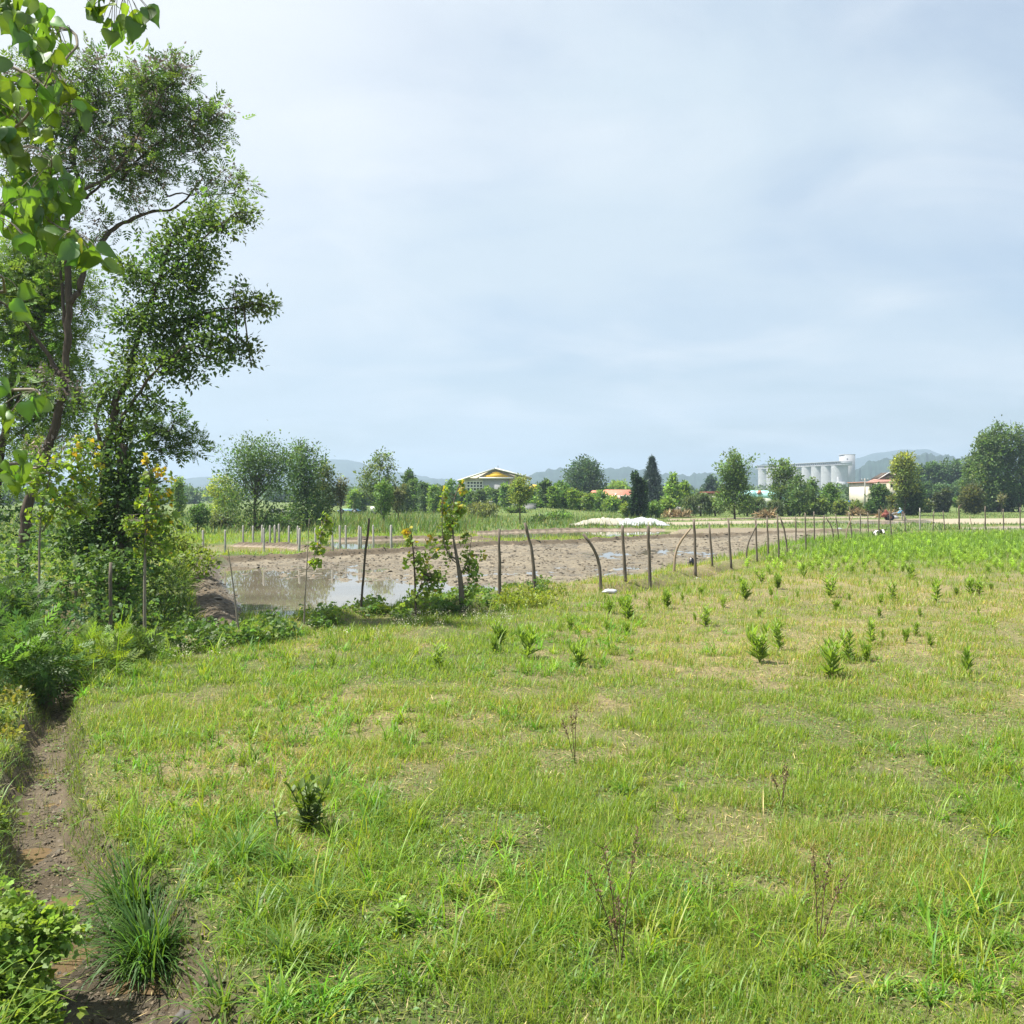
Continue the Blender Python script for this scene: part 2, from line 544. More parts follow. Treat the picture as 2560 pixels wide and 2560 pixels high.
P10 = GP([(1660, 1297), (1900, 1293), (2250, 1290), (2260, 1294), (1900, 1298), (1680, 1301)])
BUNDS = [(GP([(470, 1404), (540, 1404), (750, 1393), (1000, 1379), (1221, 1362), (1480, 1354), (1600, 1346), (1800, 1339), (2000, 1331), (2140, 1328)]), .20, .34),
         (GP([(512, 1408), (505, 1430), (513, 1465), (535, 1510), (562, 1575)]), .16, .36),
         (GP([(600, 1360), (720, 1363), (800, 1373), (862, 1384)]), .16, .35),
         (GP([(860, 1348), (1010, 1344), (1200, 1348), (1232, 1353)]), .14, .3),
         (GP([(1180, 1331), (1300, 1326), (1450, 1322), (1660, 1322)]), .12, .4)]
ARROWS = None


def uv_of(x, y):
    yy = np.maximum(y, .5)
    return 1280 + F * x / yy, HZ + F * H / yy


def ground_info(x, y):
    """height, colour, wetness and cover masks at points on the ground"""
    x = np.asarray(x, float); y = np.asarray(y, float)
    u, v = uv_of(x, y)
    n1 = fbm(x, y, 2.6, 3, 0); n2 = fbm(x, y, .7, 3, 2); n3 = fbm(x, y, .22, 2, 5)
    far = sst(60, 140, y)
    h = .05 * (n1 - .5) + .035 * (n2 - .5) * (y < 60) + .015 * (n3 - .5) * (y < 25)
    h = h * (1 - far)
    # mound behind the ponds
    mu = np.exp(-((x - 2.5) / 9) ** 2 - ((y - 122) / 14) ** 2); h = h + 1.0 * mu
    # bank of the tree belt on the left
    h = h + .25 * np.exp(-((x + 12) / 3.0) ** 2) * sst(14, 20, y) * (1 - sst(34, 50, y))
    # base colours
    soil = np.array([.20, .145, .085]); dry = np.array([.235, .19, .09]); grn = np.array([.062, .088, .022])
    dryness = sst(1000, 1900, u) * sst(1370, 1450, v) * (1 - sst(1620, 1900, v)) * .55
    dryness = dryness + .65 * np.exp(-((u - 560) / 330) ** 2 - ((v - 1980) / 170) ** 2) + .4 * np.exp(-((u - 800) / 500) ** 2 - ((v - 1800) / 120) ** 2)
    p = fbm(x, y, 1.1, 3, 4)
    bare = sst(.63 - .13 * dryness, .76 - .13 * dryness, p * .55 + n2 * .25 + n3 * .2)
    dr = np.clip(dryness + (fbm(x, y, 2.2, 3, 6) - .5) * 1.3 + .2, 0, 1)
    k = np.clip(dr * .8 + n2 * .3, 0, 1)[..., None]
    C = grn * (1 - k) + dry * k
    C = C * (1 - bare[..., None] * .75) + (soil * .55 + dry * .5) * bare[..., None] * .75
    fg = np.stack([.085 + .05 * n1, .135 + .03 * n1, .034 + 0 * n1], -1)
    kf = sst(26, 40, y) * (1 - (u > 1150) * (v > 1330) * .6)
    C = C * (1 - kf[..., None]) + fg * kf[..., None]
    cover = 1 - bare * .8
    wet = np.zeros_like(x); kind = np.zeros(x.shape, int)
    # ditch
    d, s, par = pldist(x, y, DITCH)
    d = d + (n2 - .5) * .22
    hw = np.interp(y, [3, 5, 7, 10, 14], [.38, .31, .17, .14, .14])
    k = 1 - sst(hw, hw + .2, d)
    leftb = (s > 0)
    h = h + leftb * sst(.5, 1.6, d) * .12 * (y < 24)
    h = h - .30 * k - (.10 * (n3 - .5) + .10 * (n2 - .5)) * k
    shoulder = np.exp(-((d - hw - .32) / .18) ** 2) * .06
    h = h + shoulder
    kc = (1 - sst(hw + .06, hw + .27, d))[..., None] * (y < 24)[..., None]
    mudc = np.array([.100, .077, .047]) * (.55 + .9 * n3)[..., None]
    floor = (np.array([.125, .096, .058]) * (.55 + .45 * sst(5.0, 8.5, y))[..., None] * (.6 + .8 * n2)[..., None])
    kk = (1 - sst(hw * .6, hw + .1, d))[..., None]
    C = C * (1 - kc) + (mudc * (1 - kk) + floor * kk) * kc
    wet = np.maximum(wet, (1 - sst(hw * .7, hw, d)) * (y < 24) * sst(.25, .55, n2))
    cover = cover * (1 - kc[..., 0])
    kind = np.where(kc[..., 0] > .5, 5, kind)
    # fence line bank: grassy rise on the paddy side, raw cut towards the field
    d, s, par = pldist(x, y, FENCE)
    d2 = d + (n2 - .5) * .35
    on = (y > 14) & (x > -7)
    h = h + on * np.where(s > 0, .15 * np.exp(-((d2 - .45) / .4) ** 2), 0)
    cut = on * np.exp(-((d2 * np.where(s > 0, -.6, 1) - .30) / .22) ** 2) * sst(.35, .6, fbm(x, y, 1.7, 2, 7)) * (u > 1150)
    h = h - .16 * cut
    C = C * (1 - cut[..., None]) + np.array([.085, .058, .036]) * cut[..., None]
    cover = cover * (1 - .95 * cut)
    # paddies and ponds
    xj = x + (fbm(x, y, 1.2, 2, 1) - .5) * (.5 + y * .012); yj = y + (fbm(x, y, .9, 2, 3) - .5) * (.5 + y * .012)
    i1 = inside(xj, yj, P1)
    vline = np.interp(u, [500, 560, 700, 900, 1000, 1200, 1300, 1400, 1500], [1404, 1412, 1424, 1430, 1434, 1442, 1450, 1458, 1474])
    bias = np.clip((vline - v) / 26, -1.0, 1.0)
    streak = fbm(x * .35 + y * .12, y, .55, 3, 2)
    chunk = fbm(x, y, .34, 3, 6)
    broad = fbm(x, y, 3.2, 2, 5)
    mm = np.where(bias < 0, .085, .042) * bias + .17 * (streak - .5) + .19 * (chunk - .5) + .12 * (broad - .5) - .012 + .05 * (n3 - .5)
    mm = np.clip(mm, -.09, .12)
    h = np.where(i1, ZW + mm, h)
    mc = np.array([.172, .145, .10]) * (.75 + .5 * chunk)[..., None] * (.8 + .4 * broad)[..., None]
    wk = (1 - sst(.0, .035, mm))[..., None]
    mc = mc * (1 - .28 * wk)
    C = np.where(i1[..., None], mc, C); cover = np.where(i1, 0, cover); kind = np.where(i1, 1, kind)
    wet = np.where(i1, .25 + .75 * wk[..., 0], wet)
    for P, dep in ((P2, .10), (P3, .07), (P4, .08), (P5, .04), (P7, .03)):
        i = inside(xj, yj, P) & ~i1
        h = np.where(i, ZW - dep + (.07 if dep > .05 else .14) * (streak - .5) + .10 * (broad - .5), h)
        C = np.where(i[..., None], np.array([.27, .21, .15]) * (.7 + .6 * streak)[..., None], C)
        cover = np.where(i, 0, cover); kind = np.where(i, 2, kind); wet = np.where(i, .8, wet)
    for P, cc in ((P6, (.31, .265, .19)), (P8, (.19, .155, .105)), (P9, (.29, .25, .18)), (P10, (.25, .21, .14))):
        i = inside(xj, yj, P) & (kind == 0)
        C = np.where(i[..., None], np.array(cc) * (.8 + .4 * streak)[..., None], C); cover = np.where(i, .04, cover); kind = np.where(i, 4, kind)
        h = np.where(i, -.04 + .08 * (streak - .5), h)
    for P, hh, ww in BUNDS:
        d, s, par = pldist(x, y, P)
        k = np.exp(-((d + (n2 - .5) * .3) / ww) ** 2)
        h = np.where(k > .06, np.maximum(h, (hh + .22 * (chunk - .5)) * k - .10 * (1 - k) - .02), h)
        kk = sst(.12, .4, k)[..., None]
        C = C * (1 - kk) + np.array([.105, .082, .052]) * (.6 + .8 * chunk)[..., None] * kk
        cover = cover * (1 - kk[..., 0]); kind = np.where(k > .35, 3, kind); wet = wet * (1 - kk[..., 0])
    return dict(h=h, C=C, wet=wet, cover=np.clip(cover, 0, 1), kind=kind, dry=dr, u=u, v=v, bare=bare)


def hgt(x, y):
    return float(ground_info(np.array([float(x)]), np.array([float(y)]))['h'][0])


def gh(u, v):
    p = g(u, v); p[2] = hgt(p[0], p[1]); return p


def graded(segs, lo, hi, gr):
    """segs: [(a, b, step)...] contiguous; grows outward geometrically"""
    c = []
    for a, b, s in segs:
        n = max(1, int(round((b - a) / s))); c += list(a + (b - a) * np.arange(n) / n)
    c.append(segs[-1][1])
    s = segs[-1][2]; x = c[-1]
    while x < hi:
        s *= gr; x += s; c.append(min(x, hi))
    s = segs[0][2]; x = c[0]; pre = []
    while x > lo:
        s *= gr; x -= s; pre.append(max(x, lo))
    return np.array(pre[::-1] + c)


gx = graded([(-34, -9, .28), (-9, 1, .085), (1, 14, .15), (14, 38, .3)], -3700, 3700, 1.12)
gy = graded([(2.2, 22, .085), (22, 58, .16), (58, 130, .42)], -600, 4100, 1.1)
X, Y = np.meshgrid(gx, gy)
gi = ground_info(X.ravel(), Y.ravel())
V = np.stack([X.ravel(), Y.ravel(), gi['h']], -1)
nx, ny = len(gx), len(gy)
i = np.arange(ny - 1)[:, None] * nx; j = np.arange(nx - 1)[None]
Q = np.stack([i + j, i + j + 1, i + nx + j + 1, i + nx + j], -1).reshape(-1, 4)
me = raw_mesh('ground', V, Q, gi['C'], True)
at_w = me.attributes.new('wet', 'FLOAT', 'POINT'); at_w.data.foreach_set('value', gi['wet'].astype(np.float32))
m, nt, out = newmat('ground'); L = nt.links.new
b = nd(nt, 'ShaderNodeBsdfPrincipled'); b.inputs['Specular IOR Level'].default_value = .35
ac = nd(nt, 'ShaderNodeAttribute', attribute_name='col'); aw = nd(nt, 'ShaderNodeAttribute', attribute_name='wet')
tc = nt.nodes.new('ShaderNodeTexCoord')
na = nd(nt, 'ShaderNodeTexNoise', i_Scale=9.0, i_Detail=6.0, i_Roughness=.7); nb = nd(nt, 'ShaderNodeTexNoise', i_Scale=70.0, i_Detail=4.0, i_Roughness=.7)
L(tc.outputs['Object'], na.inputs['Vector']); L(tc.outputs['Object'], nb.inputs['Vector'])
ad = nd(nt, 'ShaderNodeMath', operation='ADD'); L(na.outputs[0], ad.inputs[0]); L(nb.outputs[0], ad.inputs[1])
mr = nd(nt, 'ShaderNodeMapRange'); mr.inputs[1].default_value = .6; mr.inputs[2].default_value = 1.4; mr.inputs[3].default_value = .55; mr.inputs[4].default_value = 1.45
L(ad.outputs[0], mr.inputs[0])
mu = nd(nt, 'ShaderNodeVectorMath', operation='MULTIPLY'); L(ac.outputs['Color'], mu.inputs[0]); L(mr.outputs[0], mu.inputs[1]); L(mu.outputs[0], b.inputs['Base Color'])
rr = nd(nt, 'ShaderNodeMapRange'); rr.inputs[3].default_value = .95; rr.inputs[4].default_value = .32; L(aw.outputs['Fac'], rr.inputs[0]); L(rr.outputs[0], b.inputs['Roughness'])
bp = nd(nt, 'ShaderNodeBump', i_Strength=.7, i_Distance=.03); L(ad.outputs[0], bp.inputs['Height']); L(bp.outputs[0], b.inputs['Normal'])
L(b.outputs[0], out.inputs[0])
tag(link('ground', me, m), kind='structure')


# ------------------------------------------------------------------ water
def water(name, poly, z, c, rough=.05, bump=.02, sc=2.5, grow=1.06):
    P = np.asarray(poly); ce = P.mean(0)
    n = len(P)
    V = [(px, py, z) for px, py in P]
    me = D.meshes.new(name)
    me.from_pydata(V, [], [list(range(n))]); me.update()
    m, nt, out = newmat(name); L = nt.links.new
    b = nd(nt, 'ShaderNodeBsdfPrincipled', i_Roughness=rough, i_IOR=1.33); b.inputs['Specular IOR Level'].default_value = .5
    tc = nt.nodes.new('ShaderNodeTexCoord'); no = nd(nt, 'ShaderNodeTexNoise', i_Scale=sc, i_Detail=3.0); L(tc.outputs['Object'], no.inputs['Vector'])
    n2 = nd(nt, 'ShaderNodeTexNoise', i_Scale=.35, i_Detail=4.0); L(tc.outputs['Object'], n2.inputs['Vector'])
    mr = nd(nt, 'ShaderNodeMapRange'); mr.inputs[1].default_value = .3; mr.inputs[2].default_value = .7; mr.inputs[3].default_value = .75; mr.inputs[4].default_value = 1.2; L(n2.outputs[0], mr.inputs[0])
    mu = nd(nt, 'ShaderNodeVectorMath', operation='MULTIPLY'); mu.inputs[0].default_value = c; L(mr.outputs[0], mu.inputs[1]); L(mu.outputs[0], b.inputs['Base Color'])
    bp = nd(nt, 'ShaderNodeBump', i_Strength=bump, i_Distance=.05); L(no.outputs[0], bp.inputs['Height']); L(bp.outputs[0], b.inputs['Normal'])
    L(b.outputs[0], out.inputs[0])
    return tag(link(name, me, m), kind='structure')


water('paddy_water', P1, ZW, (.165, .14, .10), .02, .008)
water('algae_pond_water', P2, ZW, (.19, .155, .055), .22, .08)
water('pond_water', P3, ZW, (.11, .11, .06), .05, .015)
water('strip_pond_water', P4, ZW, (.13, .12, .08), .04, .01)
water('flooded_field_water', P5, ZW, (.30, .26, .20), .12, .05)
water('pale_pool_water', P7, ZW, (.40, .34, .27), .15, .05)
dl = []
for yy in np.linspace(5.2, 16, 16):
    dl.append((np.interp(yy, DITCH[:, 1], DITCH[:, 0]), yy))
dl = np.array(dl)
water('ditch_water', np.vstack([dl + (.3, 0), dl[::-1] - (.3, 0)]), -.306, (.13, .088, .05), .05, .06, 9)

# ------------------------------------------------------------------ mud clods (uncountable)
N = 52000
py = np.exp(rng.uniform(math.log(16.5), math.log(60), N)); pxx = rng.uniform(-.36, .46, N) * py
gi = ground_info(pxx, py)
keep = (((gi['kind'] == 1) & (gi['h'] > ZW + .004)) | (gi['kind'] == 3)) & (rng.random(N) < .8)
ar = 0
pxx, py, gi_h = pxx[keep], py[keep], gi['h'][keep]
n = len(pxx)
ico = arr((0, 0, .7), (.9, 0, .2), (.28, .86, .15), (-.73, .53, .25), (-.73, -.53, .1), (.28, -.86, .2), (.5, .4, .55), (-.4, .2, .6), (0, -.6, .5))
icoT = np.array([(0, 6, 7), (0, 7, 8), (0, 8, 6), (6, 1, 2), (6, 2, 7), (7, 2, 3), (7, 3, 4), (7, 4, 8), (8, 4, 5), (8, 5, 6), (6, 5, 1)])
az = rng.uniform(0, 6.28, n)
R = basis(np.stack([np.cos(az), np.sin(az), 0 * az], -1), np.array([[0, 0, 1.]]) + rng.normal(0, .25, (n, 3)))
s = rng.uniform(.016, .05, n) * (1 + (py - 20) / 60) * np.exp(rng.normal(0, .3, n))
S = np.stack([s * rng.uniform(.7, 1.6, n), s, s * rng.uniform(.4, .9, n)], -1)
V, T, Cc = scatter((ico, icoT), np.stack([pxx, py, gi_h - s * .15], -1), R, S, jit((.105, .086, .058), n, .38, .04))
tag(link('mud_clods', raw_mesh('mud_clods', V, T, Cc), M['clod']), kind='stuff')

# ------------------------------------------------------------------ grass (uncountable)
GRN = np.array([.155, .262, .024]); YGR = np.array([.235, .305, .034]); STRAW = np.array([.38, .325, .12]); DKG = np.array([.07, .135, .028])
LUSH = np.array([.13, .25, .03])
ga = Acc()
for y0, y1, n, ln, wd in ((2.9, 5.2, 85000, .08, .0044), (5.2, 8, 150000, .08, .0050), (8, 12, 150000, .085, .0066), (12, 20, 170000, .09, .009),
                          (20, 36, 190000, .11, .014), (36, 60, 130000, .17, .028), (60, 150, 90000, .42, .07)):
    py = rng.uniform(y0, y1, n); hwid = .57 * py + 1.3
    pxx = rng.uniform(-1, 1, n) * hwid
    gi = ground_info(pxx, py)
    dens = gi['cover'] * (.26 + .74 * sst(.36, .6, fbm(pxx, py, .42, 2, 3)))
    dens = np.where(gi['kind'] == 0, dens, 0)
    keep = rng.random(n) < dens
    pxx, py = pxx[keep], py[keep]; gi = {k: q[keep] for k, q in gi.items()}
    n = len(pxx)
    if n == 0: continue
    pat = .5 * fbm(pxx, py, 1.5, 3, 1) + .5 * sst(.3, .72, fbm(pxx, py, .42, 2, 3))
    L_ = ln * np.exp(rng.normal(0, .35, n)) * (.35 + 1.35 * pat)
    W_ = wd * np.exp(rng.normal(0, .25, n))
    # colour: straw share grows with dryness
    pd = np.clip(.03 + .46 * gi['dry'], 0, .6) * (py < 66)
    st = rng.random(n) < pd
    yg = rng.random(n) < .35 + .4 * (pat - .5)
    base = np.where(st[:, None], STRAW, np.where(yg[:, None], YGR, GRN))
    lush = (sst(1700, 2100, gi['u']) * (1 - sst(1385, 1440, gi['v'] + 60 * (pat - .5))))[:, None] * (py < 60)[:, None]
    base = base * (1 - .8 * lush) + LUSH * .8 * lush
    L_ = L_ * (1 + .8 * lush[:, 0]) * np.where(st, .8, 1)
    if y0 >= 60:
        # reed beds and rough grass beyond the ponds
        base = np.where(rng.random((n, 1)) < .22, np.array([.21, .20, .075]), np.array([.085, .15, .036])) * (1 + 0 * base)
        reed = (gi['u'] > 820) & (gi['u'] < 1200) & (gi['v'] < 1345)
        L_ = L_ * np.where(reed, 1.6, 1) * np.where(py > 100, .6, 1)
        L_ = np.where((gi['u'] > 1640), L_ * .45, L_)
    c = base * np.exp(rng.normal(0, .24, (n, 1)))
    blades(ga, BL if y0 < 20 else BL1, np.stack([pxx, py, gi['h'] - .004], -1), L_, W_, c, .45)
# low broad leaved seedlings between the blades
n = 90000
py = 3 + 17 * rng.random(n) ** 1.3; pxx = rng.uniform(-1, 1, n) * (.57 * py + 1)
gi = ground_info(pxx, py)
keep = (gi['kind'] == 0) & (fbm(pxx, py, .6, 2, 6) > .48) & (gi['bare'] < .6)
pxx, py, hh = pxx[keep], py[keep], gi['h'][keep]; n = len(pxx)
az = rng.uniform(0, 6.28, n)
R = basis(np.stack([np.cos(az), np.sin(az), rng.uniform(0, .8, n)], -1), np.array([[0, 0, 1.]]) + rng.normal(0, .3, (n, 3)))
ga.add(*scatter(OVAL, np.stack([pxx, py, hh + rng.uniform(.005, .05, n)], -1), R, rng.uniform(.016, .036, n), jit((.12, .21, .035), n, .2, .12)))
tag(ga.build('grass', M['grass']), kind='stuff')

# broad bladed grass tufts
ta = Acc()
cents = []
for k in range(7500):
    y = 3.0 + 19 * rng.random() ** 1.25; x = rng.uniform(-1, 1) * (.57 * y + .8)
    cents.append((x, y))
cents = np.array(cents); gi = ground_info(cents[:, 0], cents[:, 1])
pt = fbm(cents[:, 0], cents[:, 1], 1.3, 2, 2) + .12 * np.exp(-((gi['u'] - 500) / 450) ** 2) + .1 * sst(2000, 2500, gi['v']) - .18 * sst(1200, 1900, gi['u']) * (1 - sst(1650, 2100, gi['v']))
keep = (gi['kind'] == 0) & (pt > .535)
PX = []; LL = []; WW = []; CC = []
for (x, y), h_ in zip(cents[keep], gi['h'][keep]):
    k = rng.integers(8, 22); sz = math.exp(rng.normal(-.1, .35))
    r = np.abs(rng.normal(0, .035 * sz, k)); a = rng.uniform(0, 6.28, k)
    PX.append(np.stack([x + r * np.cos(a), y + r * np.sin(a), np.full(k, h_ - .005)], -1))
    LL.append(.19 * sz * np.exp(rng.normal(0, .3, k))); WW.append(rng.uniform(.007, .0135, k) * (1 + max(0, y - 8) * .05))
    CC.append(jit(GRN * (.75 + .65 * rng.random()) * np.array([1 + .25 * rng.normal(), 1, 1]).clip(.7, 1.5), k, .18, .08))
blades(ta, WB, np.vstack(PX), np.concatenate(LL), np.concatenate(WW), np.vstack(CC), .75)
# stray long seed stalks
n = 1100
py = 3.2 + 24 * rng.random(n) ** 1.4; pxx = rng.uniform(-1, 1, n) * (.57 * py + .8); gi = ground_info(pxx, py); k = gi['kind'] == 0
n = k.sum()
blades(ta, WB, np.stack([pxx, py, gi['h']], -1)[k], rng.uniform(.16, .42, n), np.full(n, .0035) * (1 + py[k] * .05), jit((.34, .29, .12), n, .25, .1), .5)
tag(ta.build('broad_bladed_grass', M['grass']), kind='stuff')

# crumbs, leaves and grass rooted on the ditch banks
N = 9000; py = rng.uniform(3.0, 14.5, N); pxx = np.interp(py, DITCH[:, 1], DITCH[:, 0]) + rng.normal(0, .42, N)
gi = ground_info(pxx, py); k = gi['kind'] == 5; n = int(k.sum())
az = rng.uniform(0, 6.28, n); R = basis(np.stack([np.cos(az), np.sin(az), 0 * az], -1), np.array([[0, 0, 1.]]) + rng.normal(0, .3, (n, 3)))
s_ = np.minimum(np.exp(rng.normal(-4.55, .45, n)), .026); V, T, Cc = scatter((ico, icoT), np.stack([pxx[k], py[k], gi['h'][k]], -1), R, np.stack([s_ * 1.3, s_, s_ * .7], -1), jit((.09, .07, .045), n, .4, .05))
tag(link('ditch_crumbs', raw_mesh('ditch_crumbs', V, T, Cc), M['clod']), kind='stuff')
N = 17000; py = rng.uniform(3.4, 15, N); sd_ = np.where(rng.random(N) < .6, 1, -1); pxx = np.interp(py, DITCH[:, 1], DITCH[:, 0]) + sd_ * np.interp(py, [3, 5, 7, 10, 14], [.46, .44, .30, .26, .26]) * rng.uniform(.75, 1.7, N)
gi = ground_info(pxx, py); pk = fbm(pxx, py, .45, 2, 1); k = (pk > .44) & (gi['kind'] == 5); n = int(k.sum()); ba = Acc()
blades(ba, BL + WB[:2], np.stack([pxx, py, gi['h']], -1)[k], rng.uniform(.05, .17, n), rng.uniform(.004, .008, n), jit((.15, .22, .04), n, .25, .15), .7)
N = 22000; py = rng.uniform(3.4, 15, N); pxx = np.interp(py, DITCH[:, 1], DITCH[:, 0]) + rng.normal(0, .45, N); gi = ground_info(pxx, py); k = (fbm(pxx, py, .35, 2, 5) > .5) & (gi['kind'] == 5) & (gi['h'] > -.28); n = int(k.sum())
az = rng.uniform(0, 6.28, n); R = basis(np.stack([np.cos(az), np.sin(az), rng.uniform(0, .8, n)], -1), np.array([[0, 0, 1.]]) + rng.normal(0, .4, (n, 3)))
ba.add(*scatter(OVAL, np.stack([pxx, py, gi['h'] + rng.uniform(.0, .05, N)], -1)[k], R, rng.uniform(.014, .034, n), jit((.13, .20, .04), n, .25, .15)))
tag(ba.build('ditch_edge_plants', M['grass']), kind='stuff')

# dry straw litter lying on the ground
n = 190000
py = 3 + 20 * rng.random(n) ** 1.3; pxx = rng.uniform(-1, 1, n) * (.57 * py + .8); gi = ground_info(pxx, py)
k = ((gi['kind'] == 0) & (rng.random(n) < .30 + gi['bare'] + .4 * gi['dry'])) | ((gi['kind'] == 5) & (rng.random(n) < .08)); n = int(k.sum())
az = rng.uniform(0, 6.28, n)
R = basis(np.stack([np.cos(az), np.sin(az), rng.normal(0.12, .22, n)], -1), np.array([[0, 0, 1.]]) + rng.normal(0, .25, (n, 3)))
S = np.stack([rng.uniform(.003, .006, n) * (1 + py[k] * .07), np.exp(rng.normal(-3.1, .5, n)) * (1 + py[k] * .02), np.full(n, .02)], -1)
V, T, Cc = scatter((LEAF[0] * np.array([1.6, 1, 1]), LEAF[1]), np.stack([pxx[k], py[k], gi['h'][k] + .012], -1), R, S, np.where(rng.random((n, 1)) < .3, jit((.20, .25, .05), n, .25, .1), jit((.34, .28, .13), n, .35, .06)))
tag(link('straw_litter', raw_mesh('straw_litter', V, T, Cc), M['straw']), kind='stuff')
# ================================================================== vegetation
DG = (.055, .105, .028); MG = (.095, .165, .038); LG = (.135, .21, .042); YG = (.18, .225, .045); BG = (.034, .066, .038); OL = (.11, .13, .038); BR = (.11, .115, .055)


def cloud(acc, cents, sig, per, tpl, size, colr, up=.25, droop=0.0, cv=.22, lv=.16, hue=.10):
    """leaf clumps: per leaves round every centre"""
    n = len(cents); per = int(per)
    c = np.repeat(cents, per, 0); N = len(c)
    sig = np.asarray(sig, float)
    if sig.ndim == 1: sig = np.repeat(sig, per)[:, None]
    off = rng.normal(0, 1, (N, 3)) * sig * np.array([1, 1, .8])
    P = c + off
    d = nrm(nrm(off) + rng.normal(0, .6, (N, 3)) + np.array([0, 0, up - droop]))
    nn = nrm(rng.normal(0, .55, (N, 3)) + np.array([0, 0, 1.0]))
    R = basis(d, nn)
    cc = np.repeat(jit(colr, n, cv, hue), per, 0) * np.exp(rng.normal(0, lv, (N, 1)))
    S = size * np.exp(rng.normal(0, .25, N))
    acc.add(*scatter(tpl, P, R, S, np.clip(cc, 0, 1)))


def ellip(c, r, n, shell=.45):
    d = nrm(rng.normal(size=(n, 3)))
    q = (shell + (1 - shell) * rng.random(n)) ** .6
    return np.asarray(c) + d * q[:, None] * np.asarray(r)


PROF = {
    'round': lambda t: np.sqrt(np.clip(1 - (2 * t - 1) ** 2, 0, 1)) ** .9,
    'oval': lambda t: np.sin(np.pi * np.clip(t, 0, 1) ** .8) ** .65,
    'column': lambda t: .35 + .65 * np.sin(np.pi * np.clip(t, .02, .98)) ** .5,
    'cone': lambda t: (1.02 - t) ** .85,
    'broad': lambda t: np.clip(np.sin(np.pi * (t * .82 + .1)), 0, 1) ** .8,
}


def bg_tree(name, label, cat, u, vb, vt, hw, shape, colr, Y=None, low=.18, n=None, group=None, tv=None, gap=.5, shoots=0, lean=0, per=11, lsz=1.0, bark='bark'):
    base = g(u, vb) if Y is None else at(u, vb, Y)
    Y = base[1]
    if Y < 130: base[2] = hgt(base[0], base[1]) - .02
    else: base[2] = min(base[2], 0.3) if base[2] > .3 and vb > 1240 else base[2]
    top = at(u + lean, vt, Y); top[2] = max(top[2], base[2] + (vb - vt) * Y / F * .8); ht = top[2] - base[2]; rw = hw * Y / F
    root = empty(name, base, label, cat, group)
    tk = Acc(); cr = Acc()
    r0 = max(.045, ht * .017)
    path = spline([base - (0, 0, .1), base + (rng.normal(0, .02 * ht), 0, ht * .35), base * .35 + top * .65 + (rng.normal(0, .03 * ht), 0, 0), base * .06 + top * .94], 9)
    tk.add(*tube(path, np.linspace(r0, r0 * .15, 9), 6), (.5, .5, .5))
    n = int(1.5 * (n or np.clip(70 + hw * ht * Y / 130, 80, 380)))
    t = rng.random(n * 3); az = rng.uniform(0, 2 * math.pi, n * 3)
    pr = PROF[shape](t)
    lobes = .72 + .5 * vn(az * 1.3 + u * .37, t * 5 + u * .11, 3)
    rad = pr * rw * lobes * np.sqrt(rng.uniform(.12, 1, n * 3))
    gapn = vn(az * 1.6 + u * .71, t * 7 + u * .3, 5)
    z = base[2] + ht * (low + (1 - low) * t)
    ctr = np.stack([np.interp(z, path[:, 2], path[:, k]) for k in (0, 1)], -1)
    P = np.column_stack([ctr[:, 0] + rad * np.cos(az), ctr[:, 1] + rad * np.sin(az) * .9, z + rng.normal(0, .015 * ht, n * 3)])
    w = rng.random(n * 3) < (pr + .12) * np.where(gapn > gap * .75, 1, .12)
    P = P[w][:n]
    lim = P[::max(1, len(P) // 16)]
    for q in lim:
        zb = max(base[2] + ht * low * .5, q[2] - np.hypot(q[0] - ctr[0, 0], q[1] - ctr[0, 1]) * .9 - .08 * ht)
        b0 = np.array([np.interp(zb, path[:, 2], path[:, 0]), np.interp(zb, path[:, 2], path[:, 1]), zb])
        tk.add(*tube(spline([b0, b0 * .5 + q * .5 - (0, 0, .04 * ht), q], 5), np.linspace(r0 * .4, r0 * .08, 5), 4, False), (.5, .5, .5))
    if shoots:
        for k in range(shoots):
            a = rng.uniform(0, 6.28); b0 = base + (0, 0, ht * rng.uniform(.3, .6)); e = base + np.array([math.cos(a) * rw * rng.uniform(.3, 1.05), math.sin(a) * rw * .7, ht * rng.uniform(.72, 1.0)])
            pth = spline([b0, b0 * .5 + e * .5 + (0, 0, -.03 * ht), e], 8)
            tk.add(*tube(pth, np.linspace(r0 * .35, r0 * .06, 8), 4, False), (.5, .5, .5)); P = np.vstack([P, pth[3:] + rng.normal(0, .02 * ht, (5, 3)), pth[5:], pth[6:]])
    sg = max(.10, rw * .13)
    lf = max(.11, Y * .0026) * lsz
    cloud(cr, P, sg, per, LEAF, lf, np.asarray(colr) * 1.35, up=.3, cv=.26)
    tk.build('trunk', M[bark], root); cr.build('crown', M['leaf'], root)
    return root


